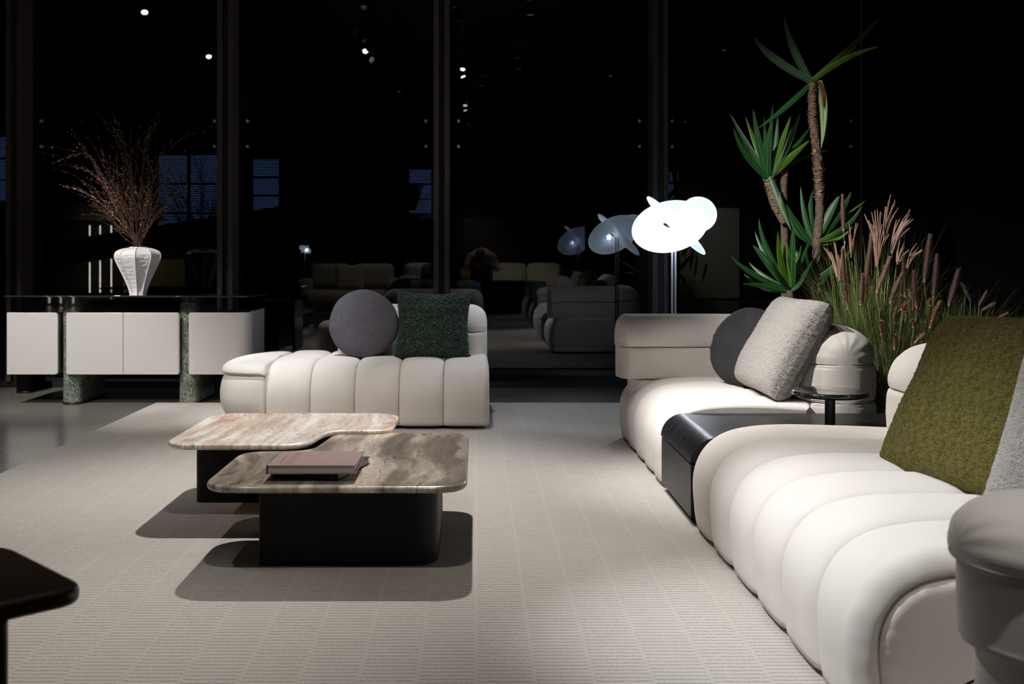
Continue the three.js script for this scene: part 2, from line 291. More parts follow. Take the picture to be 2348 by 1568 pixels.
// ---------------------------------------------------------------- spotlights
{
  const canGeo = new THREE.CylinderGeometry(0.045, 0.045, 0.15, 24, 1, true); canGeo.translate(0, 0.075, 0);
  const backGeo = new THREE.CylinderGeometry(0.045, 0.03, 0.02, 24); backGeo.translate(0, 0.16, 0);
  const lensGeo = new THREE.CircleGeometry(0.04, 24); lensGeo.rotateX(Math.PI / 2); lensGeo.translate(0, 0.012, 0);
  const deepLens = lensGeo.clone(); deepLens.translate(0, 0.1, 0);
  const stemGeo = new THREE.CylinderGeometry(0.008, 0.008, 0.16, 8);
  const lensMat = mat({ color: 0xffffff, emissive: rgb(1, 0.95, 0.88), emissiveIntensity: 30, roughness: 0.4 });
  const canMat = mat({ color: rgb(0.015, 0.015, 0.015), roughness: 0.5 });
  const add = (x, d, tgt, cd, ang, pen, deep, hue = 'warm') => {
    const g = thing('offscreen_ceiling_spotlight', 'small black ceiling spotlight out of view, some mirrored as white dots, others unseen and placed to light the room', 'spotlight', 'spotlights under the black ceiling', [x, SPOT_Y, -d]);
    const dir = V(tgt[0] - x, tgt[1] - SPOT_Y, -tgt[2] + d).normalize();
    const head = new THREE.Group(); head.name = 'lamp_head'; g.add(head); head.quaternion.setFromUnitVectors(V(0, -1, 0), dir);
    part('can', canGeo, canMat, head); part('back_cap', backGeo, canMat, head); part('lamp_lens', deep ? deepLens : lensGeo, lensMat, head);
    const st = part('stem', stemGeo, canMat, g); st.position.y = 0.24;
    if (cd) {
      const s = new THREE.SpotLight(BEAM[hue], cd, 0, ang * Math.PI / 180, pen, 2); s.name = 'spot_beam'; s.position.set(x, SPOT_Y, -d).addScaledVector(dir, 0.02); s.target.position.set(tgt[0], tgt[1], -tgt[2]);
      s.castShadow = true; s.shadow.radius = 1.6; s.shadow.mapSize.set(2048, 2048); scene.add(s); scene.add(s.target); s.target.name = 'spot_target';
    }
  };
  SPOTS.forEach((q) => add(...q));
  for (const [x, d, t, c, a] of [[-1.41, -1.6, [-2.2, 0.4, -3.2], 26, 24], [-0.13, -2.9, [0.9, 0.4, -4.4], 30, 24], [0.1, -0.1, [0.12, 1.0, -0.42], 16, 16], [-0.08, -7.2, [-0.1, 0.6, -7.6], 10, 30], [3.56, 2.3, [4.5, 0, -1], 0, 20], [-0.15, -5.2, [-1.5, 0.5, -5.3], 16, 22], [4.6, -5.6, [5.6, 1.0, -8], 26, 30], [-8.6, -5.6, [-8.6, 0.8, -8], 18, 30], [2.2, 0.2, [2.6, 0, -3.5], 20, 28], [-0.1, -0.7, [-2.6, 0, -1.2], 16, 28]]) add(x, d, t, c, a, 0.9);  // several are unseen, placed to light the mirrored furniture, panels and photographer
  const trackMat = mat({ color: rgb(0.02, 0.02, 0.02), roughness: 0.5 });
  for (const [x, d0, d1, where] of [[-3.83, -7.5, 7.5, 'left of the sideboard'], [-1.5, -7.5, 7.5, 'over the chaise'], [-0.18, -7.8, 7.5, 'over the coffee tables'], [2.57, -7.5, 7.5, 'over the planting'], [0.66, -2, 7.5, 'over the pale sofa modules']])
    solo('lighting_track', box(x - 0.018, x + 0.018, 4.2, 4.24, -d1, -d0), trackMat, `thin black lighting track ${where}`, 'track', 'lighting tracks under the ceiling');
}

// ---------------------------------------------------------------- rug
{
  const g = planUV(new RoundedBoxGeometry(4.7, 0.014, 7.3, 2, 0.006)); const p = g.attributes.position;
  g.translate(-2.285 + 2.35, 0.007, -(7.475 - 3.65)); planUV(g);
  // a column line lies at x = 0
  solo('rug', g, M.rug, 'large pale ribbed rug with light column lines under the sofas and tables', 'rug');
}
const RUG = 0.014;

// ---------------------------------------------------------------- sofa building blocks
function resample(pts, n) {
  const L = [0]; for (let i = 1; i <= pts.length; i++) { const a = pts[i - 1], b = pts[i % pts.length]; L.push(L[i - 1] + Math.hypot(b[0] - a[0], b[1] - a[1])); }
  const out = []; let k = 0; for (let i = 0; i < n; i++) { const s = i / n * L[pts.length]; while (L[k + 1] < s) k++; const a = pts[k], b = pts[(k + 1) % pts.length], t = (s - L[k]) / (L[k + 1] - L[k] || 1); out.push([a[0] + (b[0] - a[0]) * t, a[1] + (b[1] - a[1]) * t]); }
  return out;
}
function seatProfile(depth, top) {   // [back-wards distance, height], from the front foot over the top to the back
  const k = top / 0.40, ctrl = [[0.006, 0.02], [-0.002, 0.05], [-0.008, 0.11], [-0.012, 0.17], [-0.006, 0.235], [0.018, 0.295], [0.06, 0.345], [0.125, 0.382], [0.215, 0.401], [0.34, 0.408], [0.50, 0.405], [0.70, 0.398]].filter(([a]) => a < depth - 0.08).concat([[depth, 0.392]]).map(([a, y]) => V(a, y * k, 0));
  const pts = new THREE.CatmullRomCurve3(ctrl, false, 'centripetal').getSpacedPoints(80).map((p) => [p.x, p.y]); pts.push([depth, 0.02]);
  return resample(pts, 112);
}
function offsetter(prof) {
  const n = prof.length; let area = 0; prof.forEach((p, i) => { const q = prof[(i + 1) % n]; area += p[0] * q[1] - q[0] * p[1]; }); const sg = area > 0 ? 1 : -1;
  const nr = prof.map((p, i) => { const a = prof[(i + n - 2) % n], b = prof[(i + 2) % n], dx = b[0] - a[0], dy = b[1] - a[1], l = Math.hypot(dx, dy) || 1; let ny = -sg * dx / l; if (ny < -0.3) ny *= 0.08; return [sg * dy / l, ny]; });
  return (ins, i) => [prof[i][0] - nr[i][0] * ins, prof[i][1] - nr[i][1] * ins];
}
// place(a, y, s): a = distance back from the seat front, s = along the row of channels
function channel(prof, s0, s1, inset, place, ends = {}) {
  const off = offsetter(prof), n = prof.length, rings = [], w = s1 - s0;
  const secs = []; const K = 20;
  for (let k = 0; k <= K; k++) { const t = -Math.cos(k / K * Math.PI); let ins = inset * (1 - Math.sqrt(Math.max(0, 1 - Math.pow(Math.abs(t), 3.4)))); secs.push([s0 + (t + 1) / 2 * w, ins, 0]); }
  if (ends.right || ends.left) {
    const r = ends.r ?? 0.05, list = [];
    for (const q of secs) {
      const dEnd = ends.right ? s1 - q[0] : q[0] - s0;
      const towards = ends.right ? q[0] > (s0 + s1) / 2 : q[0] < (s0 + s1) / 2;
      if (!towards) list.push(q);
    }
    const arc = []; for (let k = 0; k <= 12; k++) { const a = k / 12 * Math.PI / 2; arc.push([ends.right ? s1 - r + r * Math.sin(a) : s0 + r - r * Math.sin(a), r * (1 - Math.cos(a)), Math.sin(a * 2)]); }
    arc.push([ends.right ? s1 - 0.012 : s0 + 0.012, r + 0.006, 0]);
    if (ends.right) list.push(...arc); else list.unshift(...arc.reverse());
    secs.length = 0; secs.push(...list);
  }
  for (const [s, ins, pk] of secs) { const ring = []; for (let i = 0; i < n; i++) { const wob = pk ? 0.002 * pk * Math.sin(i * 1.9 + Math.sin(i * 0.7) * 1.5) : 0; const [a, y] = off(ins + wob, i); ring.push(place(a, y, s)); } rings.push(ring); }
  return loft(rings);
}
function endPanel(prof, s, dir, r, place) {   // cushioned end face inside the rim
  const off = offsetter(prof), n = prof.length, rings = []; let cx = 0, cy = 0; prof.forEach((p) => { cx += p[0] / n; cy += p[1] / n; });
  const steps = [[r + 0.008, -0.03], [r + 0.006, -0.014], [r + 0.009, -0.004], [r + 0.016, 0.004], [r + 0.03, 0.008], [r + 0.05, 0.010]];
  for (const [ins, h] of steps) rings.push(prof.map((_, i) => { const [a, y] = off(ins, i); const wob = h > 0 ? 0.0018 * Math.sin(i * 1.9 + Math.sin(i * 0.7) * 1.5) * (ins < r + 0.04 ? 1 : 0) : 0; return place(a, y, s + dir * (h + wob)); }));
  for (const k of [0.7, 0.4, 0.1]) rings.push(prof.map((_, i) => { const [a, y] = off(r + 0.05, i); return place(cx + (a - cx) * k, cy + (y - cy) * k, s + dir * 0.0105); }));
  return loft(rings);
}
// backrest roll: path of [x, depth] plan points; cross-section between heights y0 and y1
function backRoll(path, y0, y1, half, isTop, ends, hAt, h1At) {
  const pts = path.map(([x, d]) => V(x, 0, -d)), c = new THREE.CatmullRomCurve3(pts, false, 'centripetal'), L = c.getLength(), rings = [], nA = 72;
  const ss = [], [R0, R1] = ends;
  for (let k = 0; k <= 18; k++) ss.push(R0 * (1 - Math.cos(k / 18 * Math.PI / 2)));
  const mid = Math.max(10, Math.round((L - R0 - R1) / 0.05)); for (let k = 1; k < mid; k++) ss.push(R0 + (L - R0 - R1) * k / mid);
  for (let k = 0; k <= 18; k++) ss.push(L - R1 + R1 * Math.sin(k / 18 * Math.PI / 2));
  for (const s of ss) {
    const t = clamp(s / L, 0, 1), p = c.getPointAt(t), tg = c.getTangentAt(t), nx = V(-tg.z, 0, tg.x).normalize();
    const q = s < L / 2 ? clamp((R0 - s) / R0) : clamp((R1 - (L - s)) / R1), e = Math.max(0.012, Math.sqrt(Math.max(0, 1 - q * q))), ve = Math.max(0.1, Math.pow(e, 0.6)), ring = [];
    const sc = hAt ? hAt(t) : 1, Y0 = y0 * sc, Y1 = y1 * (h1At ? h1At(t) : sc), vc = isTop ? Y0 + (Y1 - Y0) * 0.14 : (Y0 + Y1) / 2;
    for (let i = 0; i < nA; i++) {
      const a = i / nA * Math.PI * 2, ca = Math.cos(a), sa = Math.sin(a), up = sa > 0;
      const m = isTop && up ? 2.05 : 13, cu = Math.sign(ca) * Math.pow(Math.abs(ca), 2 / m), cv = Math.sign(sa) * Math.pow(Math.abs(sa), 2 / m);
      const pk = 1 + 0.035 * Math.sin(a * 13 + s * 7) * q * q * q * (e > 0.04 ? 1 : 0);
      const hv = isTop ? (up ? Y1 - vc : vc - Y0) : (Y1 - Y0) / 2, y = vc + hv * cv * (up && isTop ? ve * pk : 1);
      const pp = p.clone().addScaledVector(nx, half * cu * e * pk * (1 - 0.045 * cv * cv)); pp.y = y; ring.push(pp);
    }
    rings.push(ring);
  }
  return loft(rings);
}
function corner(x0, d0, xc, dc, x1, d1, r, n = 8) {
  const a = [x0 - xc, d0 - dc], la = Math.hypot(...a), b = [x1 - xc, d1 - dc], lb = Math.hypot(...b), ua = a.map((v) => v / la), ub = b.map((v) => v / lb), out = [];
  for (let k = 0; k <= 4; k++) out.push([x0 + (xc + ua[0] * r - x0) * k / 5, d0 + (dc + ua[1] * r - d0) * k / 5]);
  for (let k = 0; k <= n; k++) { const t = k / n, q = 1 - t, p = [xc + ua[0] * r, dc + ua[1] * r], e = [xc + ub[0] * r, dc + ub[1] * r]; out.push([q * q * p[0] + 2 * q * t * xc + t * t * e[0], q * q * p[1] + 2 * q * t * dc + t * t * e[1]]); }
  for (let k = 1; k <= 5; k++) out.push([xc + ub[0] * r + (x1 - xc - ub[0] * r) * k / 5, dc + ub[1] * r + (d1 - dc - ub[1] * r) * k / 5]);
  return out;
}
const SEAMS = [0.03, 0.2, 0.375, 0.55, 0.722], HALVES = [0.188, 0.192, 0.19, 0.182];

// ---------------------------------------------------------------- right sofa, far module
const FX = 0.83;   // front line of the long row
{
  const g = thing('sofa', 'cream channelled corner sofa module with stacked-roll back, beyond the black console', 'sofa', undefined, [0, RUG, 0]);
  const prof = seatProfile(0.68, 0.385), place = (a, y, s) => V(FX + a, y, -s);
  const n = 5, s0 = 4.685, w = 0.272;
  for (let k = 0; k < n; k++) part('seat_channel', channel(prof, s0 + k * w + 0.001, s0 + (k + 1) * w - 0.001, 0.03, place), M.cloth, g);
  for (let i = 0; i < 4; i++) part('back_roll', backRoll(corner([1.10, 0.85, 0.782, 0.776][i], 5.83, 1.668, 5.83, 1.668, 4.70, 0.42), SEAMS[i], SEAMS[i + 1], HALVES[i], i === 3, [0.06, 0.185]), M.cloth, g);
  part('plinth', box(FX + 0.07, 1.75, 0, 0.05, -5.95, -4.72), M.plinth, g);
}
// near module
{
  const g = thing('sofa', 'cream channelled sofa module in the right foreground, with olive cushion', 'sofa', undefined, [0, RUG, 0]);
  const prof = seatProfile(0.80, 0.40), place = (a, y, s) => V(FX + a, y, -s);
  const n = 6, s1 = 4.015, w = 0.29;
  for (let k = 0; k < n; k++) { const a = s1 - (k + 1) * w, b = s1 - k * w; part('seat_channel', channel(prof, a + 0.001, b - 0.001, 0.03, place, k === n - 1 ? { left: true, r: 0.055 } : {}), M.cloth, g); }
  const sN = s1 - n * w;
  part('end_panel', endPanel(prof, sN, -1, 0.055, place), M.cloth, g);
  const hAt = (t) => 1 - 0.13 * smooth(0.45, 0.8, t), topAt = (t) => 1 - 0.165 * smooth(0.45, 0.8, t);
  for (let i = 0; i < 4; i++) part('back_roll', backRoll(corner(1.705, 4.03, 1.705, 1.93, [0.975, 0.94, 0.905, 0.887][i], 1.93, 0.45), SEAMS[i], SEAMS[i + 1], HALVES[i] - 0.005, i === 3, [0.18, 0.17], hAt, i === 3 ? topAt : hAt), M.cloth, g);
  part('plinth', box(FX + 0.07, 1.78, 0, 0.05, -3.98, -2.46), M.plinth, g);
}
// black oak console between the modules
{
  const g = thing('console_table', 'black-stained oak console block between the two cream sofa modules', 'console', undefined, [0, RUG, 0]);
  const x0 = 0.828, x1 = 1.86, z0 = 4.035, z1 = 4.672, sh = new THREE.Shape(), R = 0.1;
  sh.moveTo(x0, 0.245); sh.lineTo(x0, 0.338 - R + 0.008); sh.absarc(x0 + R, 0.338 - R, R, Math.PI, Math.PI / 2, true); sh.lineTo(x1, 0.338); sh.lineTo(x1, 0.245); sh.closePath();
  const top = new THREE.ExtrudeGeometry(sh, { depth: z1 - z0, bevelEnabled: true, bevelSize: 0.002, bevelThickness: 0.002, bevelSegments: 2, curveSegments: 16 }); top.translate(0, 0, -z1); 
  const p = top.attributes.position, uv = top.attributes.uv; for (let i = 0; i < p.count; i++) uv.setXY(i, p.getZ(i), p.getX(i) - p.getY(i));
  part('waterfall_top', top, M.blackOak, g);
  const fr = boxUV(box(x0 + 0.001, x0 + 0.02, 0.03, 0.236, -z1, -z0, 0.002)); part('drawer_front', fr, M.blackOak, g);
  part('carcass', box(x0 + 0.022, x1, 0.03, 0.243, -z1 + 0.003, -z0 - 0.003), M.blackBase, g);
  part('plinth', box(x0 + 0.06, x1 - 0.05, 0, 0.03, -z1 + 0.03, -z0 - 0.03), M.plinth, g);
}
// disc table standing on the console
{
  const X = 1.438, D = 4.25, y0 = RUG + 0.340;
  const g = thing('disc_table', 'small round black marble table on a dark stem, standing on the console', 'table', undefined, [X, y0, -D]);
  const top = new THREE.LatheGeometry([[0, 0.133], [0.135, 0.133], [0.147, 0.138], [0.150, 0.145], [0.147, 0.152], [0.138, 0.156], [0, 0.1565]].map((q) => new THREE.Vector2(...q)), 72); planUV(top); part('marble_top', top, M.blackMarble, g);
  part('stem', new THREE.LatheGeometry([[0, 0], [0.0225, 0], [0.0205, 0.004], [0.0205, 0.128], [0.03, 0.133], [0, 0.133]].map((q) => new THREE.Vector2(...q)), 36), mat({ color: rgb(0.03, 0.032, 0.034), metalness: 0.7, roughness: 0.3 }), g);
}
// middle sofa with a rounded chaise end
{
  const g = thing('sofa', 'cream channelled chaise sofa with rounded left end, in front of the dark glass', 'sofa', undefined, [0, RUG, 0]);
  const D0 = 6.30, prof = seatProfile(0.98, 0.40), place = (a, y, s) => V(s, y, -(D0 + a));
  const xL = -1.268, w = 0.268;
  for (let k = 0; k < 5; k++) { const a = xL + k * w; part('seat_channel', channel(prof, a + 0.001, a + w - 0.001, 0.03, place, k === 4 ? { right: true, r: 0.03 } : {}), M.cloth, g); }
  part('end_panel', endPanel(prof, xL + 5 * w, 1, 0.03, place), M.cloth, g);
  // rounded end in plan
  const out = [], ctrl = [[xL, 6.305], [-1.40, 6.325], [-1.50, 6.37], [-1.565, 6.48], [-1.58, 6.66], [-1.565, 6.85], [-1.52, 7.02], [-1.44, 7.16], [-1.35, 7.25], [xL, 7.285]].map(([x, d]) => V(x, 0, d));
  const oc = new THREE.CatmullRomCurve3(ctrl, false, 'centripetal'), N = 60; for (let i = 0; i <= N; i++) { const p = oc.getPointAt(i / N); out.push([p.x, p.z]); }
  const C = [xL, 6.8], pull = (p, k, y) => V(C[0] + (p[0] - C[0]) * k, y, -(C[1] + (p[1] - C[1]) * k));
  // side band, closed by its back through the cushion
  const rings = [];
  for (let k = 0; k <= 14; k++) { const t = k / 14, y = 0.035 + 0.295 * t, ins = 0.02 * Math.pow(Math.abs(2 * t - 1), 4) - 0.02 * Math.sin(Math.PI * t) + (t < 0.5 ? 0.03 * (1 - 2 * t) ** 2 : 0); rings.push(out.map((p, i) => pull(p, 1 - ins / 0.4 * (1 - 0.6 * smooth(0.08, 0, Math.min(i, N - i) / N)), y))); }
  part('side_band', loft(rings), M.cloth, g);
  const cap = [];
  for (let k = 0; k <= 18; k++) {
    const a = k / 18 * Math.PI / 2, rr = k < 16 ? 1.015 - 0.20 * (1 - Math.cos(a)) * 1.0 : 1;
    cap.push(out.map((p) => { const u = C[0] - (C[0] + (p[0] - C[0]) * (1.02 - 0.24 * (1 - Math.cos(a)))), cr = 0.012 * (1 - Math.sqrt(Math.max(0, 1 - Math.pow(1 - Math.min(1, u / 0.13), 3)))); return pull(p, 1.02 - 0.24 * (1 - Math.cos(a)), 0.333 + 0.062 * Math.sin(a) - cr); }));
  }
  cap.unshift(out.map((p) => pull(p, 0.985, 0.322)));
  for (const k of [0.6, 0.4, 0.2, 0.02]) cap.push(out.map((p) => { const u = C[0] - (C[0] + (p[0] - C[0]) * k), cr = 0.012 * (1 - Math.sqrt(Math.max(0, 1 - Math.pow(1 - Math.min(1, u / 0.13), 3)))); return pull(p, k, 0.395 + 0.01 * (1 - k) - cr * smooth(0, 0.2, k)); }));
  part('end_cushion', loft(cap), M.cloth, g);
  const path = []; for (let k = 0; k <= 8; k++) path.push([-0.915 + (0.075 + 0.915) * k / 8, 6.965]);
  for (let i = 0; i < 4; i++) part('back_roll', backRoll(path, SEAMS[i], SEAMS[i + 1] + (i === 3 ? 0.005 : 0), HALVES[i] - 0.005, i === 3, [0.13, 0.13]), M.cloth, g);
  part('plinth', box(-1.38, 0.0, 0, 0.05, -7.15, -6.38), M.plinth, g);
}

// ---------------------------------------------------------------- cushions
function pillow(w, h, t, seed, { k = 0.05, n = 64, rough = 0, soft = 2.2, p = 4 } = {}) {
  const rings = [], half = [];
  const f = (x, y) => Math.pow(Math.max(0, (1 - Math.pow(Math.abs(x), p)) * (1 - Math.pow(Math.abs(y), p))), 1 / soft);
  const pos = [], uv = [], idx = [], id = (s, i, j) => s * (n + 1) * (n + 1) + j * (n + 1) + i;
  for (let s = 0; s < 2; s++) for (let j = 0; j <= n; j++) for (let i = 0; i <= n; i++) {
    const x = -Math.cos(i / n * Math.PI) * 0.35 + (2 * i / n - 1) * 0.65, y = -Math.cos(j / n * Math.PI) * 0.35 + (2 * j / n - 1) * 0.65;
    const X = w / 2 * x * (1 - k * (1 - y * y)), Y = h / 2 * y * (1 - k * (1 - x * x)), e = f(x, y);
    const nz = rough * (pn(X * 90 + 50, Y * 90 + 50, 997, 997, seed + s) + 0.6 * pn(X * 190 + 50, Y * 190 + 50, 997, 997, seed + 3)) + 0.010 * pn(x * 1.6 + 9, y * 1.6 + 9, 99, 99, seed) * e;
    const edge = i === 0 || j === 0 || i === n || j === n, z = (edge ? 0 : (s ? -1 : 1) * (t / 2 * e + nz));
    pos.push(X + (edge ? rough * 1.2 * pn(Y * 60 + 40, X * 60 + 40, 997, 997, 3) : 0), Y, z); uv.push(X, Y + s * 0.37);
  }
  const P3 = (k) => V(pos[3 * k], pos[3 * k + 1], pos[3 * k + 2]);
  for (let s = 0; s < 2; s++) {
    for (let j = 0; j <= n; j++) { let u = 0; for (let i = n / 2 + 1; i <= n; i++) { u += P3(id(s, i, j)).distanceTo(P3(id(s, i - 1, j))); uv[2 * id(s, i, j)] = u; } u = 0; uv[2 * id(s, n / 2, j)] = 0; for (let i = n / 2 - 1; i >= 0; i--) { u -= P3(id(s, i, j)).distanceTo(P3(id(s, i + 1, j))); uv[2 * id(s, i, j)] = u; } }
    for (let i = 0; i <= n; i++) { let v = s * 0.37; uv[2 * id(s, i, n / 2) + 1] = v; for (let j = n / 2 + 1; j <= n; j++) { v += P3(id(s, i, j)).distanceTo(P3(id(s, i, j - 1))); uv[2 * id(s, i, j) + 1] = v; } v = s * 0.37; for (let j = n / 2 - 1; j >= 0; j--) { v -= P3(id(s, i, j)).distanceTo(P3(id(s, i, j + 1))); uv[2 * id(s, i, j) + 1] = v; } }
  }
  for (let s = 0; s < 2; s++) for (let j = 0; j < n; j++) for (let i = 0; i < n; i++) { const a = id(s, i, j), b = id(s, i + 1, j), c = id(s, i, j + 1), d = id(s, i + 1, j + 1); s ? idx.push(a, c, b, b, c, d) : idx.push(a, b, c, b, d, c); }
  let g = new THREE.BufferGeometry(); g.setAttribute('position', new THREE.Float32BufferAttribute(pos, 3)); g.setAttribute('uv', new THREE.Float32BufferAttribute(uv, 2)); g.setIndex(idx); g.computeVertexNormals();
  return g;
}
function roundCushion(r, t, seed, p = 2.6) {
  const rings = [], nA = 72, K = 26;
  for (let k = 1; k < 2 * K; k++) {
    const a = k / (2 * K) * Math.PI - Math.PI / 2, rr = r * Math.pow(Math.cos(a), 2 / p), z = t / 2 * Math.sign(Math.sin(a)) * Math.pow(Math.abs(Math.sin(a)), 2 / p), ring = [];
    for (let i = 0; i < nA; i++) { const th = i / nA * Math.PI * 2, wob = 1 + 0.012 * Math.sin(th * 3 + seed) + 0.006 * Math.sin(th * 7 + seed * 2), pk = 0.004 * Math.sin(th * 26 + Math.sin(th * 5) * 2) * Math.exp(-((rr / r - 0.9) ** 2) * 60); const slump = 1 - 0.03 * smooth(-0.5, -1, Math.sin(th)); ring.push(V(rr * wob * slump * Math.cos(th), rr * wob * slump * Math.sin(th), z + pk + 0.006 * pn(rr / r * Math.cos(th) * 1.7 + 7, rr / r * Math.sin(th) * 1.7 + 7, 99, 99, seed))); }
    rings.push(ring);
  }
  const g = loft(rings), P = g.attributes.position, uv = g.attributes.uv; for (let i = 0; i < P.count; i++) uv.setXY(i, P.getX(i) + (P.getZ(i) > 0 ? 0 : 0.5), P.getY(i)); return g;
}
{
  const seat = RUG + 0.405;
  const a = thing('round_cushion', 'round lavender-grey velvet cushion beside the dark green cushion', 'cushion', undefined, [-0.717, seat - 0.002 + 0.205, -6.70]);
  a.rotation.set(-0.16, 0.06, 0.05); part('cover', roundCushion(0.222, 0.15, 2), M.lavender, a);
  const b = solo('cushion', pillow(0.495, 0.45, 0.15, 5, { k: 0.105, rough: 0.007, n: 110 }), M.fur, 'dark green shaggy square cushion on the chaise sofa', 'cushion');
  b.position.set(-0.272, seat + 0.196, -6.67); b.rotation.set(-0.15, -0.05, -0.02);
  const s2 = RUG + 0.385;
  const c = thing('round_cushion', 'round charcoal cushion leaning in the corner behind the pale boucle cushion', 'cushion', undefined, [1.385, s2 + 0.185, -5.33]);
  c.rotation.set(0, -0.85, 0); c.rotateX(-0.28); part('cover', roundCushion(0.212, 0.17, 4), M.charcoal, c);
  const d = solo('cushion', pillow(0.62, 0.50, 0.20, 9, { k: 0.035, rough: 0.004, n: 110, soft: 2.6, p: 5 }), M.boucle, 'pale boucle cushion leaning tall against the far sofa back', 'cushion');
  d.position.set(1.468, s2 + 0.225, -5.03); d.rotation.order = 'YXZ'; d.rotation.set(-0.52, -1.56, 0.0);
  const s3 = RUG + 0.40;
  const e = solo('cushion', pillow(0.67, 0.54, 0.18, 13, { k: 0.025, rough: 0.0035, n: 128, soft: 2.7, p: 5 }), M.olive, 'large olive green boucle cushion in the right foreground', 'cushion');
  e.position.set(1.46, s3 + 0.216, -3.03); e.rotation.order = 'YXZ'; e.rotation.set(-0.48, -1.48, 0.05);
  const f = solo('cushion', pillow(0.50, 0.48, 0.20, 17, { k: 0.035, rough: 0.004, n: 96, soft: 2.6, p: 5 }), M.boucle, 'pale boucle cushion cut by the right edge, before the olive one', 'cushion');
  f.position.set(1.49, s3 + 0.19, -2.43); f.rotation.order = 'YXZ'; f.rotation.set(-0.42, -0.8, -0.12);
}

// ---------------------------------------------------------------- coffee tables
{
  const TH = 0.023;
  // far table: its front edge steps back on the right
  const yA = 0.335, outA = roundPoly([[-1.205, 4.00, 0.13], [-0.655, 4.00, 0.11], [-0.61, 4.33, 0.10], [-0.345, 4.33, 0.09], [-0.345, 4.815, 0.13], [-1.205, 4.815, 0.13]], 12);
  const a = thing('coffee_table', 'low table with warm pink-beige travertine top and S-shaped front edge', 'table', undefined, [0, RUG, 0]);
  part('stone_top', slab(outA, yA - TH - RUG, yA - RUG, 0.0115), M.travA, a);
  part('base', slab(roundPoly([[-1.185, 4.42, 0.03], [-0.60, 4.42, 0.08], [-0.60, 4.72, 0.08], [-1.185, 4.72, 0.03]], 8), 0, yA - TH - RUG, 0.003), M.blackBase, a);
  const yB = 0.318, outB = roundPoly([[-0.885, 3.34, 0.13], [-0.028, 3.34, 0.11], [-0.028, 4.375, 0.11], [-0.585, 4.375, 0.11], [-0.63, 3.965, 0.11], [-0.885, 3.965, 0.12]], 12);
  const b = thing('coffee_table', 'low table with grey-brown travertine top carrying two books', 'table', undefined, [0, RUG, 0]);
  part('stone_top', slab(outB, yB - TH - RUG, yB - RUG, 0.0115), M.travB, b);
  part('base', slab(roundPoly([[-0.73, 3.515, 0.012], [-0.128, 3.515, 0.10], [-0.128, 4.16, 0.12], [-0.73, 4.16, 0.04]], 10), 0, yB - TH - RUG, 0.003), M.blackBase, b);
  // books
  const canvasTex = (w, h, draw) => { const c = document.createElement('canvas'); c.width = w; c.height = h; draw(c.getContext('2d'), w, h); const t = new THREE.CanvasTexture(c); t.colorSpace = THREE.SRGBColorSpace; return t; };
  const coverTex = canvasTex(640, 560, (x, w, h) => {
    x.fillStyle = '#8b716d'; x.fillRect(0, 0, w, h); const r = rng(4);
    for (let k = 0; k < 70; k++) { x.fillStyle = `rgba(${125 + r() * 45 | 0},${90 + r() * 45 | 0},${90 + r() * 40 | 0},0.14)`; x.beginPath(); x.ellipse(r() * w, r() * h, 20 + r() * 80, 15 + r() * 50, r() * 3, 0, 7); x.fill(); }
    x.save(); x.translate(118, h * 0.93); x.rotate(-Math.PI / 2); x.fillStyle = '#5d3a3a'; for (let k = 0, q = 0; q < 440; k++) { const l = 10 + r() * 22; x.fillRect(q, 8 + r() * 30, l, 7); x.fillRect(q, 8, 7, 50); if (k % 2) x.fillRect(q + l - 6, 8, 7, 50); q += l + 14; } for (let q = 60; q < 330;) { const l = 6 + r() * 12; x.fillRect(q, -48, l, 14); q += l + 5; } x.restore();
  });
  const spineTex = canvasTex(512, 64, (x, w, h) => { x.fillStyle = '#0d0c0c'; x.fillRect(0, 0, w, h); x.fillStyle = '#8d8a86'; for (let k = 0; k < 7; k++) { x.fillRect(120 + k * 20, 14, 4, 22); if (k % 3) x.fillRect(120 + k * 20, 14 + (k % 2) * 18, 12, 4); } x.fillRect(462, 16, 3, 32); });
  const paper = mat({ color: rgb(0.55, 0.53, 0.50), roughness: 0.9, bumpMap: texture(16, 256, (u, v) => 0.5 + 0.5 * pn(1, v * 128, 4, 128, 2), 1, false, 0.03), bumpScale: 0.0006 });
  const makeBook = (name, label, w, dp, t, pos, turn, cover, spine, spineSide) => {   // w along x, spine at the left or at the front
    const g = thing(name, label, 'book', undefined, pos, turn), c = 0.0028;
    const top = new THREE.PlaneGeometry(w, dp); top.rotateX(-Math.PI / 2); top.translate(0, t + 0.0002, 0);
    part('cover_board', box(-w / 2, w / 2, t - c, t, -dp / 2, dp / 2), cover.board, g); if (cover.face) part('cover_print', top, cover.face, g);
    part('back_board', box(-w / 2, w / 2, 0, c, -dp / 2, dp / 2), cover.board, g);
    const q = 0.004; part('pages', spineSide === 'left' ? box(-w / 2 + 0.002, w / 2 - q, c, t - c, -dp / 2 + q, dp / 2 - q) : box(-w / 2 + q, w / 2 - q, c, t - c, -dp / 2 + q, dp / 2 - 0.002), paper, g);
    if (spineSide === 'left') part('spine', box(-w / 2 - 0.0025, -w / 2 + 0.001, 0, t, -dp / 2, dp / 2), spine, g);
    else { part('spine', box(-w / 2, w / 2, 0, t, dp / 2 - 0.001, dp / 2 + 0.0025), cover.board, g); const f = new THREE.PlaneGeometry(w, t); f.translate(0, t / 2, dp / 2 + 0.0028); part('spine_print', f, spine, g); }
    return g;
  };
  const blackCloth = mat({ color: rgb(0.012, 0.011, 0.011), roughness: 0.7 });
  makeBook('book', 'black-covered book turned askew under the pink book', 0.232, 0.29, 0.026, [-0.525, yB, -3.60], -0.262, { board: blackCloth }, mat({ map: spineTex, roughness: 0.6 }), 'front');
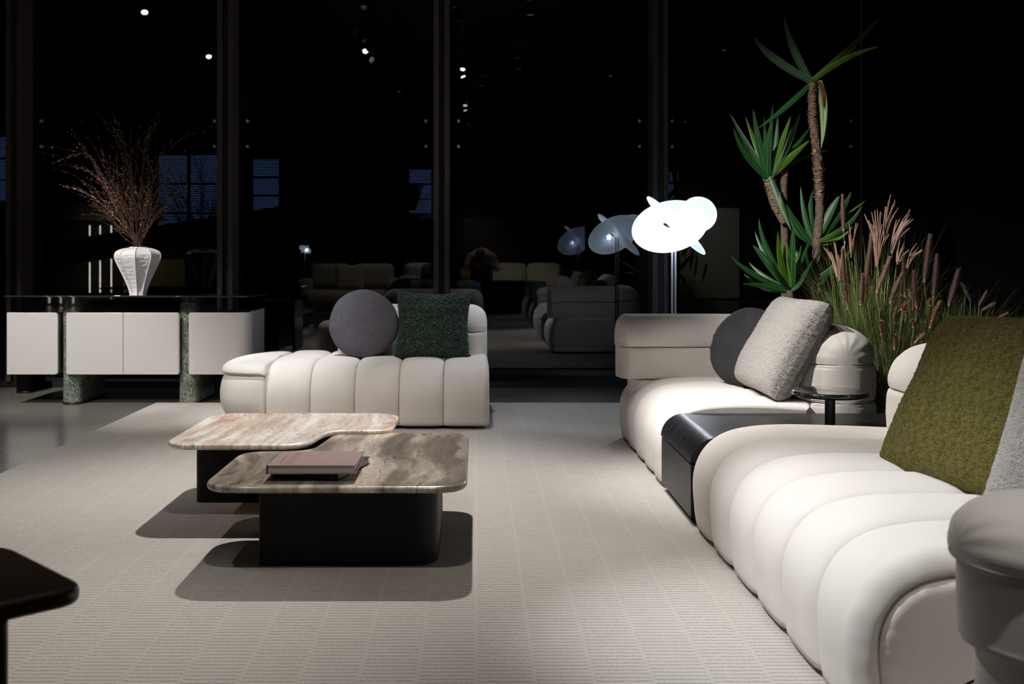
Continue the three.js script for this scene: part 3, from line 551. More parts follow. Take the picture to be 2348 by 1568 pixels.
  makeBook('book', 'pink-covered book with black spine lying on top', 0.288, 0.25, 0.028, [-0.536, yB + 0.026, -3.535], 0.0, { board: mat({ color: rgb(0.26, 0.19, 0.18), roughness: 0.6 }), face: mat({ map: coverTex, roughness: 0.55 }) }, blackCloth, 'left');
}
// bronze side table at the left edge
{
  const g = thing('side_table', 'dark bronze side table with rounded corner, cut by the left edge', 'table', undefined, [0, RUG, 0]);
  const out = roundPoly([[-0.645, 1.745, 0.05], [-0.92, 2.02, 0.10], [-1.22, 1.70, 0.08], [-0.945, 1.47, 0.06]], 10);
  part('table_top', slab(out, 0.472 - RUG, 0.505 - RUG, 0.013), M.bronze, g);
  part('leg', tube([V(-0.752, 0, -1.655), V(-0.752, 0.24, -1.655), V(-0.752, 0.46, -1.655)], 0.0115, 0.0115, 12), M.bronze, g);
  part('leg', tube([V(-1.08, 0, -1.70), V(-1.08, 0.24, -1.70), V(-1.08, 0.46, -1.70)], 0.0115, 0.0115, 12), M.bronze, g);
  part('leg', tube([V(-0.90, 0, -1.90), V(-0.90, 0.24, -1.90), V(-0.90, 0.46, -1.90)], 0.0115, 0.0115, 12), M.bronze, g);
}

// ---------------------------------------------------------------- sideboard
{
  const g = thing('sideboard', 'long sideboard with pale lacquered doors, green marble slabs and smoked glass top', 'sideboard');
  const y0 = 0.218, y1 = 0.658;
  // a curved panel: plan path of [x, d], thickness inwards, corners rounded where asked
  const shell = (path, rl, rr) => {
    const pts = resampleOpen(path, 40), L = [0]; for (let i = 1; i < pts.length; i++) L.push(L[i - 1] + Math.hypot(pts[i][0] - pts[i - 1][0], pts[i][1] - pts[i - 1][1])); const T = L[L.length - 1];
    const dense = []; for (const e of [0, 0.002, 0.005, 0.009, 0.014, 0.02]) dense.push(e); for (let k = 1; k < 24; k++) dense.push(0.02 + (T - 0.04) * k / 24); for (const e of [0.02, 0.014, 0.009, 0.005, 0.002, 0]) dense.push(T - e);
    const rings = dense.map((s) => {
      let i = 0; while (i < L.length - 2 && L[i + 1] < s) i++; const t = (s - L[i]) / (L[i + 1] - L[i]), p = [pts[i][0] + (pts[i + 1][0] - pts[i][0]) * t, pts[i][1] + (pts[i + 1][1] - pts[i][1]) * t];
      const dx = pts[i + 1][0] - pts[i][0], dd = pts[i + 1][1] - pts[i][1], l = Math.hypot(dx, dd), nrm = [dd / l, -dx / l], R = 0.022;   // outwards, to the viewer
      let cut = 0; if (rl && s < R) cut = R - Math.sqrt(R * R - (R - s) ** 2); if (rr && T - s < R) cut = R - Math.sqrt(R * R - (R - (T - s)) ** 2);
      const th = 0.02, e = Math.min(s, T - s) < 0.001 ? 0.0025 : 0, P = (o, y) => V(p[0] + nrm[0] * o, y, -(p[1] + nrm[1] * o));
      const a = y0 + cut, b = y1 - cut; return [P(-th, a), P(-0.003 - e, a), P(-e, a + 0.003), P(-e, (a + b) / 2), P(-e, b - 0.003), P(-0.003 - e, b), P(-th, b), P(-th, (a + b) / 2)];
    });
    const ge = loft(rings); return ge.toNonIndexed ? creased(ge) : ge;
  };
  function resampleOpen(p, n) { const L = [0]; for (let i = 1; i < p.length; i++) L.push(L[i - 1] + Math.hypot(p[i][0] - p[i - 1][0], p[i][1] - p[i - 1][1])); const out = []; for (let k = 0; k <= n; k++) { const s = L[L.length - 1] * k / n; let i = 0; while (i < L.length - 2 && L[i + 1] < s) i++; const t = (s - L[i]) / (L[i + 1] - L[i]); out.push([p[i][0] + (p[i + 1][0] - p[i][0]) * t, p[i][1] + (p[i + 1][1] - p[i][1]) * t]); } return out; }
  function creased(ge) { return ge; }
  const arc = (cx, cd, r, a0, a1, n = 8) => { const o = []; for (let k = 0; k <= n; k++) { const a = a0 + (a1 - a0) * k / n; o.push([cx + r * Math.cos(a), cd - r * Math.sin(a)]); } return o; };
  const F = 7.43, H = Math.PI / 2;
  part('door', shell([[-3.33, F], [-2.968, F]], false, true), M.lacquer, g);
  part('door', shell([...arc(-2.925 + 0.045, F + 0.045, 0.045, Math.PI * 0.8, H), [-2.5045, F]], true, false), M.lacquer, g);
  part('door', shell([[-2.5015, F], ...arc(-2.102 - 0.02, F + 0.02, 0.02, H, 0.35)], false, true), M.lacquer, g);
  part('door', shell([...arc(-2.055 + 0.05, F + 0.05, 0.05, Math.PI * 0.8, H), [-1.74, F], ...arc(-1.74, F + 0.13, 0.13, H, 0.02, 14)], true, false), M.lacquer, g);
  part('side_panel', box(-1.632, -1.612, y0, y1 + 0.004, -7.98, -F - 0.135, 0.002), M.carcass, g);
  part('side_panel', box(-3.33, -3.31, y0, y1, -7.98, -F - 0.022, 0.002), M.carcass, g);
  for (const [a, b] of [[-3.308, -2.985], [-2.865, -2.15], [-2.035, -1.76]]) part('cabinet_body', box(a, b, y0 + 0.002, y1 - 0.012, -7.97, -F - 0.06), M.carcass, g);
  part('top_panel', box(-3.308, -2.985, y1 - 0.012, y1 - 0.004, -7.97, -F - 0.03), mat({ color: rgb(0.2, 0.2, 0.2), roughness: 0.3 }), g);
  part('top_panel', box(-2.865, -2.15, y1 - 0.012, y1 - 0.004, -7.97, -F - 0.03), mat({ color: rgb(0.2, 0.2, 0.2), roughness: 0.3 }), g);
  part('top_panel', box(-2.035, -1.64, y1 - 0.012, y1 - 0.004, -7.97, -F - 0.14), mat({ color: rgb(0.2, 0.2, 0.2), roughness: 0.3 }), g);
  const stadium = (cx, w, d0, d1) => roundPoly([[cx - w / 2, d0, w * 0.5], [cx + w / 2, d0, w * 0.5], [cx + w / 2, d1, w * 0.5], [cx - w / 2, d1, w * 0.5]], 10);
  const column = (cx, w, d0, d1, yt, m) => {
    const c = part('marble_slab', boxUV(slab(stadium(cx, w, d0, d1), 0.014, yt, 0.002)), m, g);
    part('foot_cap', slab(stadium(cx, w + 0.006, d0 - 0.003, d1 + 0.003), 0, 0.014, 0.003), M.copper, c);
  };
  column(-2.892, 0.142, 7.465, 8.02, 0.768, M.greenMarble); column(-2.058, 0.142, 7.465, 8.02, 0.768, M.greenMarble); column(-3.50, 0.13, 8.08, 8.40, 0.20, M.blackWall);  // rear left slab near black, its unlit shade put into the colour
  // smoked glass gallery and top
  const pane = (w, x, d, turn) => { const p = new THREE.PlaneGeometry(w, 0.108); const m = part('smoked_pane', p, M.smoke, g); m.position.set(x, 0.714, -d); m.rotation.y = turn; };
  pane(1.66, -2.46, 7.455, 0); pane(0.5, -1.625, 7.72, Math.PI / 2); pane(0.5, -3.32, 7.72, Math.PI / 2);
  part('glass_top', slab(roundPoly([[-3.35, 7.40, 0.03], [-1.585, 7.40, 0.12], [-1.585, 8.0, 0.05], [-3.35, 8.0, 0.03]], 8), 0.768, 0.780, 0.003), M.smokeTop, g);
}
// ---------------------------------------------------------------- vase and branches
{
  const X = -2.49, D = 7.72, Y = 0.780;
  const g = thing('vase', 'white ribbed paper-clay vase with narrow foot on the sideboard', 'vase', undefined, [X, Y, -D]);
  const prof = [[0.056, 0], [0.058, 0.012], [0.07, 0.05], [0.092, 0.105], [0.12, 0.165], [0.146, 0.22], [0.1625, 0.262], [0.166, 0.285], [0.158, 0.305], [0.13, 0.322], [0.09, 0.333], [0.055, 0.339]];
  const pc = new THREE.CatmullRomCurve3(prof.map(([r, y]) => V(r, y, 0)), false, 'centripetal'), RIB = 9, nA = 108, rings = [], P = (t) => pc.getPointAt(t);
  for (let k = 0; k <= 70; k++) { const t = k / 70, p = P(t), ring = []; for (let i = 0; i < nA; i++) { const th = i / nA * Math.PI * 2 + 0.18, c = Math.abs(Math.sin(th * RIB / 2)); const band = Math.abs(((p.y * 34) % 1) - 0.5) * 2; const sag = 1 - 0.07 * Math.pow(c, 0.8) * smooth(0, 0.04, p.y) - 0.028 * (1 - Math.pow(band, 4)) * c + 0.05 * fbm((th / 6.283 + 1) % 1, clamp(p.y * 2.2, 0, 0.99), 30, 16, 3, 7) * c; ring.push(V(p.x * sag * Math.cos(th), p.y, p.x * sag * Math.sin(th))); } rings.push(ring); }
  for (const [r, y] of [[0.048, 0.338], [0.045, 0.325], [0.06, 0.30]]) rings.push(Array.from({ length: nA }, (_, i) => { const th = i / nA * Math.PI * 2 + 0.18; return V(r * Math.cos(th), y, r * Math.sin(th)); }));
  const vm = mat({ color: rgb(0.80, 0.77, 0.76), roughness: 0.85 });
  part('body', loft(rings, { capB: true }), vm, g);
  for (let q = 0; q < RIB; q++) { const th = q / RIB * Math.PI * 2, pts = []; for (let k = 0; k <= 12; k++) { const p = P(k / 12); pts.push(V((p.x + 0.001) * Math.cos(th), p.y + 0.001, (p.x + 0.001) * Math.sin(th))); } part('rib', tube(pts, 0.0042, 0.0042, 8, 36), vm, g); }
  const rr = rng(8), lip = []; for (let i = 0; i <= 20; i++) { const th = i / 20 * Math.PI * 2; lip.push(V((0.056 + 0.004 * rr()) * Math.cos(th), 0.337 + 0.008 * rr(), (0.056 + 0.004 * rr()) * Math.sin(th))); }
  part('lip', tube(lip, 0.006, 0.006, 8, 60), vm, g);
  // branches
  const leafMats = [[0.40, 0.24, 0.16], [0.62, 0.44, 0.34], [0.17, 0.18, 0.06], [0.20, 0.10, 0.06]].map((c) => mat({ color: rgb(...c), roughness: 0.8, side: THREE.DoubleSide })), stemMats = [[0.15, 0.055, 0.035], [0.10, 0.05, 0.035]].map((c) => mat({ color: rgb(...c), roughness: 0.8 }));  // leaf hues; lit left twigs and unlit ones also put into the colour
  const R = rng(21), spec = [[[118, 374], [200, 355], [262, 470], 1], [[120, 395], [150, 376], [270, 440], 0], [[137, 424], [190, 440], [250, 480], 1], [[168, 330], [205, 360], [262, 470], 0], [[186, 303], [212, 330], [270, 460], 0], [[198, 405], [230, 450], [270, 500], 3], [[222, 505], [250, 498], [282, 540], 3], [[234, 274], [270, 330], [300, 430], 2], [[262, 268], [285, 340], [305, 450], 2], [[345, 268], [335, 330], [318, 450], 2], [[318, 318], [312, 380], [312, 470], 2], [[300, 280], [300, 370], [308, 470], 2], [[378, 330], [352, 400], [330, 490], 3], [[345, 405], [338, 440], [325, 500], 0], [[420, 390], [380, 430], [338, 510], 2], [[470, 300], [400, 330], [335, 470], 3], [[430, 440], [385, 470], [340, 530], 3], [[445, 350], [400, 380], [340, 490], 3], [[395, 465], [362, 490], [335, 540], 2], [[250, 400], [265, 450], [290, 520], 0], [[215, 380], [240, 420], [280, 500], 0], [[160, 380], [215, 400], [275, 490], 0], [[280, 360], [285, 430], [300, 510], 3], [[355, 440], [345, 480], [330, 530], 3], [[330, 350], [325, 420], [318, 500], 3], [[205, 470], [235, 480], [278, 530], 3], [[235, 440], [255, 480], [290, 530], 3], [[410, 410], [370, 450], [335, 520], 3], [[300, 410], [300, 460], [308, 530], 3], [[370, 370], [350, 420], [328, 510], 3], [[265, 330], [270, 400], [295, 500], 3], [[195, 345], [225, 390], [275, 490], 0]];
  spec.forEach(([tip, mid, low, kind], bi) => {
    const dz = (R() - 0.5) * 0.5, b = thing('dried_branch', `thin reddish twig with small ${kind === 2 ? 'green' : 'rusty'} leaves in the white vase`, 'branch', kind === 2 ? 'green-leaved twigs in the vase' : 'rusty-leaved twigs in the vase', [X, Y + 0.33, -D]);
    const base = V((R() - 0.5) * 0.05, -0.09, (R() - 0.5) * 0.05), loc = ([x, y], q) => at(x, y, D + dz * q).sub(b.position);
    const main = new THREE.CatmullRomCurve3([base, V(base.x * 0.6, 0.01, base.z * 0.6).add(V((R() - 0.5) * 0.04, 0, 0)), loc([low[0] + (R() - 0.5) * 8, low[1]], 0.4), loc(mid, 0.75), loc(tip, 1)]);
    const stems = [tube(main.getPoints(18), 0.0024, 0.0007, 5, 30)], leaves = [], twigs = [[main, 0.36, kind === 1 ? 130 : 46]];
    for (let k = 0; k < 7; k++) { const t0 = 0.3 + 0.55 * R(), p = main.getPointAt(t0), tg = main.getTangentAt(t0), len = 0.12 + 0.22 * R(), dir = tg.clone().add(V((R() - 0.5) * 1.6 - 0.2, R() * 0.5, (R() - 0.5) * 1.6)).normalize(), q = p.clone().addScaledVector(dir, len * 0.5).add(V(0, 0.02 * R(), 0)), e = p.clone().addScaledVector(dir, len).add(V(0, -0.04 * R(), 0)), tw = new THREE.CatmullRomCurve3([p, q, e]); stems.push(tube([p, q, e], 0.001, 0.0005, 4, 8)); twigs.push([tw, 0.1, 15]); }
    for (const [c, from, n] of twigs) for (let k = 0; k < n; k++) {
      const p = c.getPointAt(from + (1 - from) * R()), s = 0.0035 + 0.006 * R(), a = V(R() - 0.5, R() - 0.4, R() - 0.5).normalize(), w = V(R() - 0.5, R() - 0.5, R() - 0.5).cross(a).normalize().multiplyScalar(s * 0.5), t = p.clone().addScaledVector(a, s * 1.6), m = p.clone().addScaledVector(a, s * 0.8);
      leaves.push(p, m.clone().add(w), t, p, t, m.clone().sub(w));
    }
    part('stem', mergeGeometries(stems), stemMats[bi % 2], b);
    const lg = new THREE.BufferGeometry().setFromPoints(leaves); lg.computeVertexNormals(); const lm = part('leaves', lg, leafMats[kind], b); lm.userData.kind = 'stuff';
  });
}

// ---------------------------------------------------------------- floor lamp of crossed discs
function floorLamp(label, pos, turn, cd) {
  const g = thing('floor_lamp', label, 'lamp', undefined, pos, turn);
  const shade = mat({ color: rgb(0.85, 0.9, 0.97), emissive: rgb(0.70, 0.85, 1.0), emissiveIntensity: 0.92, roughness: 0.5, transmission: 0.4, side: THREE.DoubleSide });
  const rimM = mat({ color: rgb(0.9, 0.93, 0.97), emissive: rgb(0.82, 0.92, 1.0), emissiveIntensity: 1.6, roughness: 0.4 });
  const hole = (R, r) => { const s = new THREE.Shape(); s.absarc(0, 0, R, 0, Math.PI * 2, false); if (r) { const h = new THREE.Path(); h.absellipse(0, 0, r, r * 0.36, 0, Math.PI * 2, true, -1.1); s.holes.push(h); } const ge = new THREE.ExtrudeGeometry(s, { depth: 0.006, bevelEnabled: true, bevelSize: 0.002, bevelThickness: 0.002, bevelSegments: 2, curveSegments: 48 }); ge.translate(0, 0, -0.003); return ge; };
  const head = new THREE.Group(); head.name = 'lamp_shade'; g.add(head); head.position.y = 1.272;
  const disc = (R, r, n, up, c) => {
    const z = n.clone().normalize(), x = up.clone().addScaledVector(z, -up.dot(z)).normalize(), y = z.clone().cross(x), m = new THREE.Matrix4().makeBasis(x, y, z);
    const d = part('lamp_disc', hole(R, r), shade, head); d.quaternion.setFromRotationMatrix(m); d.position.copy(c);
    part('lamp_rim', new THREE.TorusGeometry(R + 0.002, 0.004, 8, 96), rimM, d);
  };
  const ax = V(0.927, 0.375, 0);          // long axis, rising to the right
  disc(0.255, 0.062, V(-0.286, 0.706, 0.647), ax, V(-0.03, -0.006, 0));
  disc(0.272, 0, V(0.71, 0.695, 0.03), V(0.7, -0.715, 0), V(0.0135, -0.003, 0));
  disc(0.118, 0, V(-0.12, 0.2, 0.95), ax, V(0.156, 0.072, 0.06));
  const pole = mat({ color: rgb(0.75, 0.74, 0.76), roughness: 0.35, metalness: 0.2 });
  part('pole', tube([V(-0.011, 0.02, 0), V(-0.011, 0.6, 0), V(-0.011, 1.25, 0)], 0.0075, 0.0075, 12), pole, g);
  part('pole', tube([V(0.012, 0.02, 0), V(0.012, 0.6, 0), V(0.012, 1.25, 0)], 0.0065, 0.0065, 12), pole, g);
  part('base', new THREE.LatheGeometry([[0, 0], [0.15, 0], [0.152, 0.006], [0.145, 0.018], [0, 0.02]].map((q) => new THREE.Vector2(...q)), 48), M.blackGloss, g);
  const l = new THREE.PointLight(rgb(0.82, 0.91, 1.0), cd, 0, 2); l.name = 'lamp_glow'; l.position.set(-0.07, 1.245, 0.055); l.castShadow = true; l.shadow.radius = 1.2; g.add(l);
  return g;
}
floorLamp('floor lamp of glowing white crossed discs behind the cream sofa', [(1545 - VPX) / FOCAL * 7.2, 0, -7.2], 0, 1.7);
floorLamp('distant glowing disc lamp mirrored small in the glass above the chaise', [-3.95, 0.6, 6.9], Math.PI * 0.9, 0.5).scale.setScalar(0.5);
solo('plinth', box(-4.15, -3.75, 0, 0.6, 6.7, 7.1, 0.01), M.black, 'black plinth under the small mirrored disc lamp', 'plinth');

// ---------------------------------------------------------------- yuccas
{
  const leafTex = texture(64, 8, (u) => { const e = Math.abs(u * 2 - 1), n = 0.06 * pn(u * 16, 0.5, 16, 4, 3); return e > 0.88 ? [0.30, 0.43, 0.19] : e < 0.10 ? [0.22, 0.40, 0.16] : [0.075 + n, 0.26 + n, 0.11 + n]; }, 1);
  const leafTex2 = texture(64, 8, (u) => { const e = Math.abs(u * 2 - 1); return e > 0.84 ? [0.52, 0.58, 0.22] : [0.25, 0.42, 0.10]; }, 1);
  const deadTex = texture(64, 8, (u) => [0.34 + 0.1 * pn(u * 8, 0.3, 8, 4, 2), 0.20, 0.10], 1);
  const lm = [mat({ map: leafTex, roughness: 0.42, side: THREE.DoubleSide }), mat({ map: leafTex2, roughness: 0.45, side: THREE.DoubleSide }), mat({ map: deadTex, roughness: 0.9, side: THREE.DoubleSide })];
  const bark = texture(256, 512, (u, v) => { const n = fbm(u, v, 6, 24, 4, 201), r = Math.abs(pn(u * 3, v * 40, 3, 40, 9)); return [0.44 + 0.20 * n - 0.12 * r, 0.37 + 0.18 * n - 0.11 * r, 0.31 + 0.16 * n - 0.10 * r]; }, 0.2, true, 0.4);
  const barkB = texture(256, 256, (u, v) => 0.5 + 0.5 * fbm(u, v, 5, 30, 3, 201), 0.2, false, 0.25);
  const barkM = mat({ map: bark, roughness: 0.95, bumpMap: barkB, bumpScale: 0.006 }), scaleM = mat({ color: rgb(0.20, 0.11, 0.065), roughness: 0.95, side: THREE.DoubleSide }), paleScale = mat({ color: rgb(0.36, 0.27, 0.20), roughness: 0.95, side: THREE.DoubleSide });
  function leaf(p0, p1, p2, w, roll, from, fold = 0.35) {
    const c = new THREE.QuadraticBezierCurve3(p0, p1, p2), n = 16, pos = [], uv = [], idx = [], L = p0.distanceTo(p2);
    for (let k = 0; k <= n; k++) {
      const t = k / n, p = c.getPoint(t), tg = c.getTangent(t), view = p.clone().add(from).sub(V(0, EYE, 0)).normalize(); let side = tg.clone().cross(view).normalize(); const nrm = side.clone().cross(tg).normalize(); side = side.multiplyScalar(Math.cos(roll)).addScaledVector(nrm, Math.sin(roll));
      const up = side.clone().cross(tg).normalize(), ww = w * (0.42 + 0.58 * Math.sin(Math.PI * Math.min(1, t * 0.9 + 0.06)) ) * Math.pow(1 - t, 0.42) * 1.15;
      for (const q of [-1, 0, 1]) { const r = p.clone().addScaledVector(side, q * ww / 2).addScaledVector(up, Math.abs(q) * ww * fold * 0.5); pos.push(r.x, r.y, r.z); uv.push((q + 1) / 2 * 0.98 + 0.01, t); }
    }
    for (let k = 0; k < n; k++) for (let i = 0; i < 2; i++) { const a = k * 3 + i; idx.push(a, a + 3, a + 1, a + 1, a + 3, a + 4); }
    const g = new THREE.BufferGeometry(); g.setAttribute('position', new THREE.Float32BufferAttribute(pos, 3)); g.setAttribute('uv', new THREE.Float32BufferAttribute(uv, 2)); g.setIndex(idx); g.computeVertexNormals(); return g;
  }
  const R = rng(55);
  function leaves(parent, base, D, list, wd = 15) {   // tip, bend, width (all in photograph pixels at depth D), material, depth of tip
    for (const [tip, bend, w, m = 0, dz] of list) {
      const d2 = dz ?? (R() - 0.5) * 0.35, b = at(base[0] + (R() - 0.5) * 6, base[1], D), t = at(tip[0], tip[1], D + d2), k = bend ? at(bend[0], bend[1], D + d2 * 0.45) : b.clone().lerp(t, 0.5).add(V(0, 0.03, 0));
      const g = leaf(b.sub(parent.position), k.sub(parent.position), t.sub(parent.position), (w ?? wd) / FOCAL * D * 1.12, (R() - 0.5) * 0.8, parent.position); part('leaf', g, lm[m], parent);
    }
  }
  function scales(parent, pts, D, r, n, from, to, m, len) {
    const c = new THREE.CatmullRomCurve3(pts), gs = [];
    for (let k = 0; k < n; k++) { const t = from + (to - from) * R(), p = c.getPointAt(t), th = R() * Math.PI * 2, o = V(Math.cos(th), 0, Math.sin(th)), s = V(-Math.sin(th), 0, Math.cos(th)), l = len * (0.6 + R() * 0.9), w = len * 0.7, a = p.clone().addScaledVector(o, r * 0.92), tip = p.clone().addScaledVector(o, r + l * 0.45).add(V(0, l * (0.9 - R() * 1.4), 0)); gs.push(a.clone().addScaledVector(s, w), tip, a.clone().addScaledVector(s, -w)); }
    const g = new THREE.BufferGeometry().setFromPoints(gs); g.computeVertexNormals(); const q = part('leaf_scars', g, m, parent); q.userData.kind = 'stuff';
  }
  const potM = mat({ color: rgb(0.02, 0.02, 0.02), roughness: 0.6 }), soilM = mat({ color: rgb(0.03, 0.02, 0.015), roughness: 1 });
  const pot = (g, r, h) => { part('planter', new THREE.LatheGeometry([[0, 0], [r * 0.8, 0], [r, h], [r - 0.02, h], [r - 0.03, h - 0.04]].map((q) => new THREE.Vector2(...q)), 40), potM, g); part('soil', new THREE.CylinderGeometry(r - 0.025, r - 0.025, 0.02, 32).translate(0, h - 0.035, 0), soilM, g); };
  const start = (label, px, D) => { const p = at(px, 700, D); return thing('yucca_plant', label, 'plant', 'yuccas behind the cream sofa', [p.x, 0, p.z]); };
  { // tall cane
    const D = 6.42, g = start('tall yucca with one bare trunk and a crown of five leaves', 1874, D), o = g.position; pot(g, 0.17, 0.3);
    const tr = [[1874, 852], [1872, 720], [1872, 640], [1873, 560], [1879, 490], [1877, 400], [1873, 350], [1864, 270], [1862, 190]].map(([x, y]) => at(x, y, D).sub(o));
    part('trunk', tube(tr, 0.027, 0.023, 18, 90, (t) => 0.0275 - 0.004 * t + 0.0022 * Math.sin(t * 160)), barkM, g);
    scales(g, tr, D, 0.026, 300, 0.64, 1, scaleM, 0.022); scales(g, tr, D, 0.027, 130, 0.60, 0.76, paleScale, 0.026); scales(g, tr, D, 0.028, 46, 0.16, 0.34, paleScale, 0.016);
    leaves(g, [1860, 188], D, [[[1728, 84], [1752, 132], 19, 0, 0.1], [[1798, 37], [1806, 105], 17, 0, 0.0], [[2019, 37], [1960, 110], 15, 1, 0.1], [[2018, 107], [1944, 120], 12, 1, -0.1], [[1736, 296], [1800, 250], 13, 0, -0.15]]);
    leaves(g, [1878, 185], D, [[[1886, 330], [1898, 240], 13, 1, -0.06], [[1888, 250], [1892, 200], 11, 2, -0.05], [[1880, 300], [1886, 230], 9, 2, 0.02], [[1882, 342], [1892, 300], 9, 1, -0.04]]);
    leaves(g, [1866, 560], D, [[[1836, 427], [1840, 500], 12], [[1864, 437], [1850, 490], 14], [[1918, 420], [1908, 490], 10, 0, 0.2], [[1925, 449], [1908, 470], 18, 0], [[1952, 439], [1935, 490], 17, 0], [[1986, 459], [1930, 500], 9, 1], [[1976, 472], [1950, 530], 13, 0], [[1803, 467], [1822, 520], 17, 0], [[1787, 440], [1792, 520], 13, 0, 0.1], [[1957, 518], [1920, 560], 8, 1], [[1928, 520], [1905, 545], 9, 1], [[1850, 460], [1848, 520], 10], [[1900, 440], [1890, 500], 11]]);
    leaves(g, [1866, 645], D, [[[1953, 571], [1910, 625], 15, 0, -0.1], [[1903, 708], [1925, 690], 12, 0, -0.05], [[1858, 543], [1842, 600], 9], [[1880, 575], [1862, 610], 10], [[1896, 630], [1884, 660], 10]]);
  }
  { // cane with side branch
    const D = 6.66, g = start('yucca with a stubby side branch and grey cane behind the tall one', 1799, D), o = g.position; pot(g, 0.16, 0.3);
    const tr = [[1799, 848], [1800, 700], [1799, 560], [1798, 480], [1797, 430], [1800, 388]].map(([x, y]) => at(x, y, D).sub(o)); part('trunk', tube(tr, 0.025, 0.022, 16, 60), barkM, g);
    const br = [[1796, 512], [1784, 478], [1774, 450], [1764, 412]].map(([x, y]) => at(x, y, D - 0.05).sub(o)); part('branch', tube(br, 0.017, 0.033, 14, 40, (t) => 0.016 + 0.02 * Math.sin(Math.PI * Math.min(1, t * 0.9))), mat({ color: rgb(0.22, 0.14, 0.09), roughness: 0.95 }), g); scales(g, br, D, 0.036, 300, 0.25, 1, paleScale, 0.02);
    leaves(g, [1763, 412], D - 0.05, [[[1674, 261], [1708, 330], 13], [[1682, 293], [1698, 350], 15], [[1709, 266], [1735, 340], 12, 1], [[1727, 250], [1735, 320], 15], [[1772, 240], [1766, 330], 12], [[1783, 266], [1782, 330], 13], [[1771, 275], [1752, 340], 17, 0, -0.2], [[1813, 266], [1795, 320], 12, 1], [[1835, 260], [1812, 320], 17], [[1861, 288], [1820, 340], 12, 0, 0.15], [[1857, 321], [1818, 355], 15, 1, -0.1], [[1898, 345], [1830, 360], 9, 1, 0.2], [[1718, 290], [1742, 350], 11, 0, 0.2], [[1752, 265], [1755, 340], 12, 0, 0.2], [[1695, 330], [1722, 370], 12]]);
    leaves(g, [1765, 405], D - 0.08, [[[1805, 470], [1776, 420], 10, 1], [[1815, 530], [1790, 470], 15, 0]]);
  }
  { // low rosette
    const D = 6.2, g = start('low bushy yucca rosette beside the boucle cushion', 1812, D), o = g.position; pot(g, 0.16, 0.28);
    part('trunk', tube([[1812, 860], [1812, 760], [1811, 665]].map(([x, y]) => at(x, y, D).sub(o)), 0.022, 0.02, 12, 24), barkM, g);
    leaves(g, [1811, 668], D, [[[1674, 585], [1712, 632], 13], [[1702, 651], [1745, 652], 12], [[1706, 628], [1740, 668], 13], [[1725, 561], [1755, 590], 19, 0], [[1731, 530], [1752, 600], 13], [[1740, 500], [1745, 570], 13], [[1757, 580], [1775, 625], 14], [[1784, 528], [1785, 600], 15, 1, -0.15], [[1796, 545], [1798, 610], 13, 1], [[1819, 514], [1814, 590], 18, 0, -0.1], [[1827, 573], [1828, 620], 12, 1], [[1864, 594], [1845, 640], 11, 0], [[1858, 545], [1835, 610], 10], [[1745, 640], [1775, 660], 9, 1], [[1768, 600], [1790, 640], 12, 0, -0.2], [[1716, 600], [1750, 640], 13, 0, 0.15], [[1850, 625], [1835, 655], 10, 0], [[1790, 575], [1800, 625], 12, 0, 0.2], [[1806, 560], [1806, 610], 13, 1], [[1838, 560], [1826, 615], 11, 0, 0.15]]);
  }
}

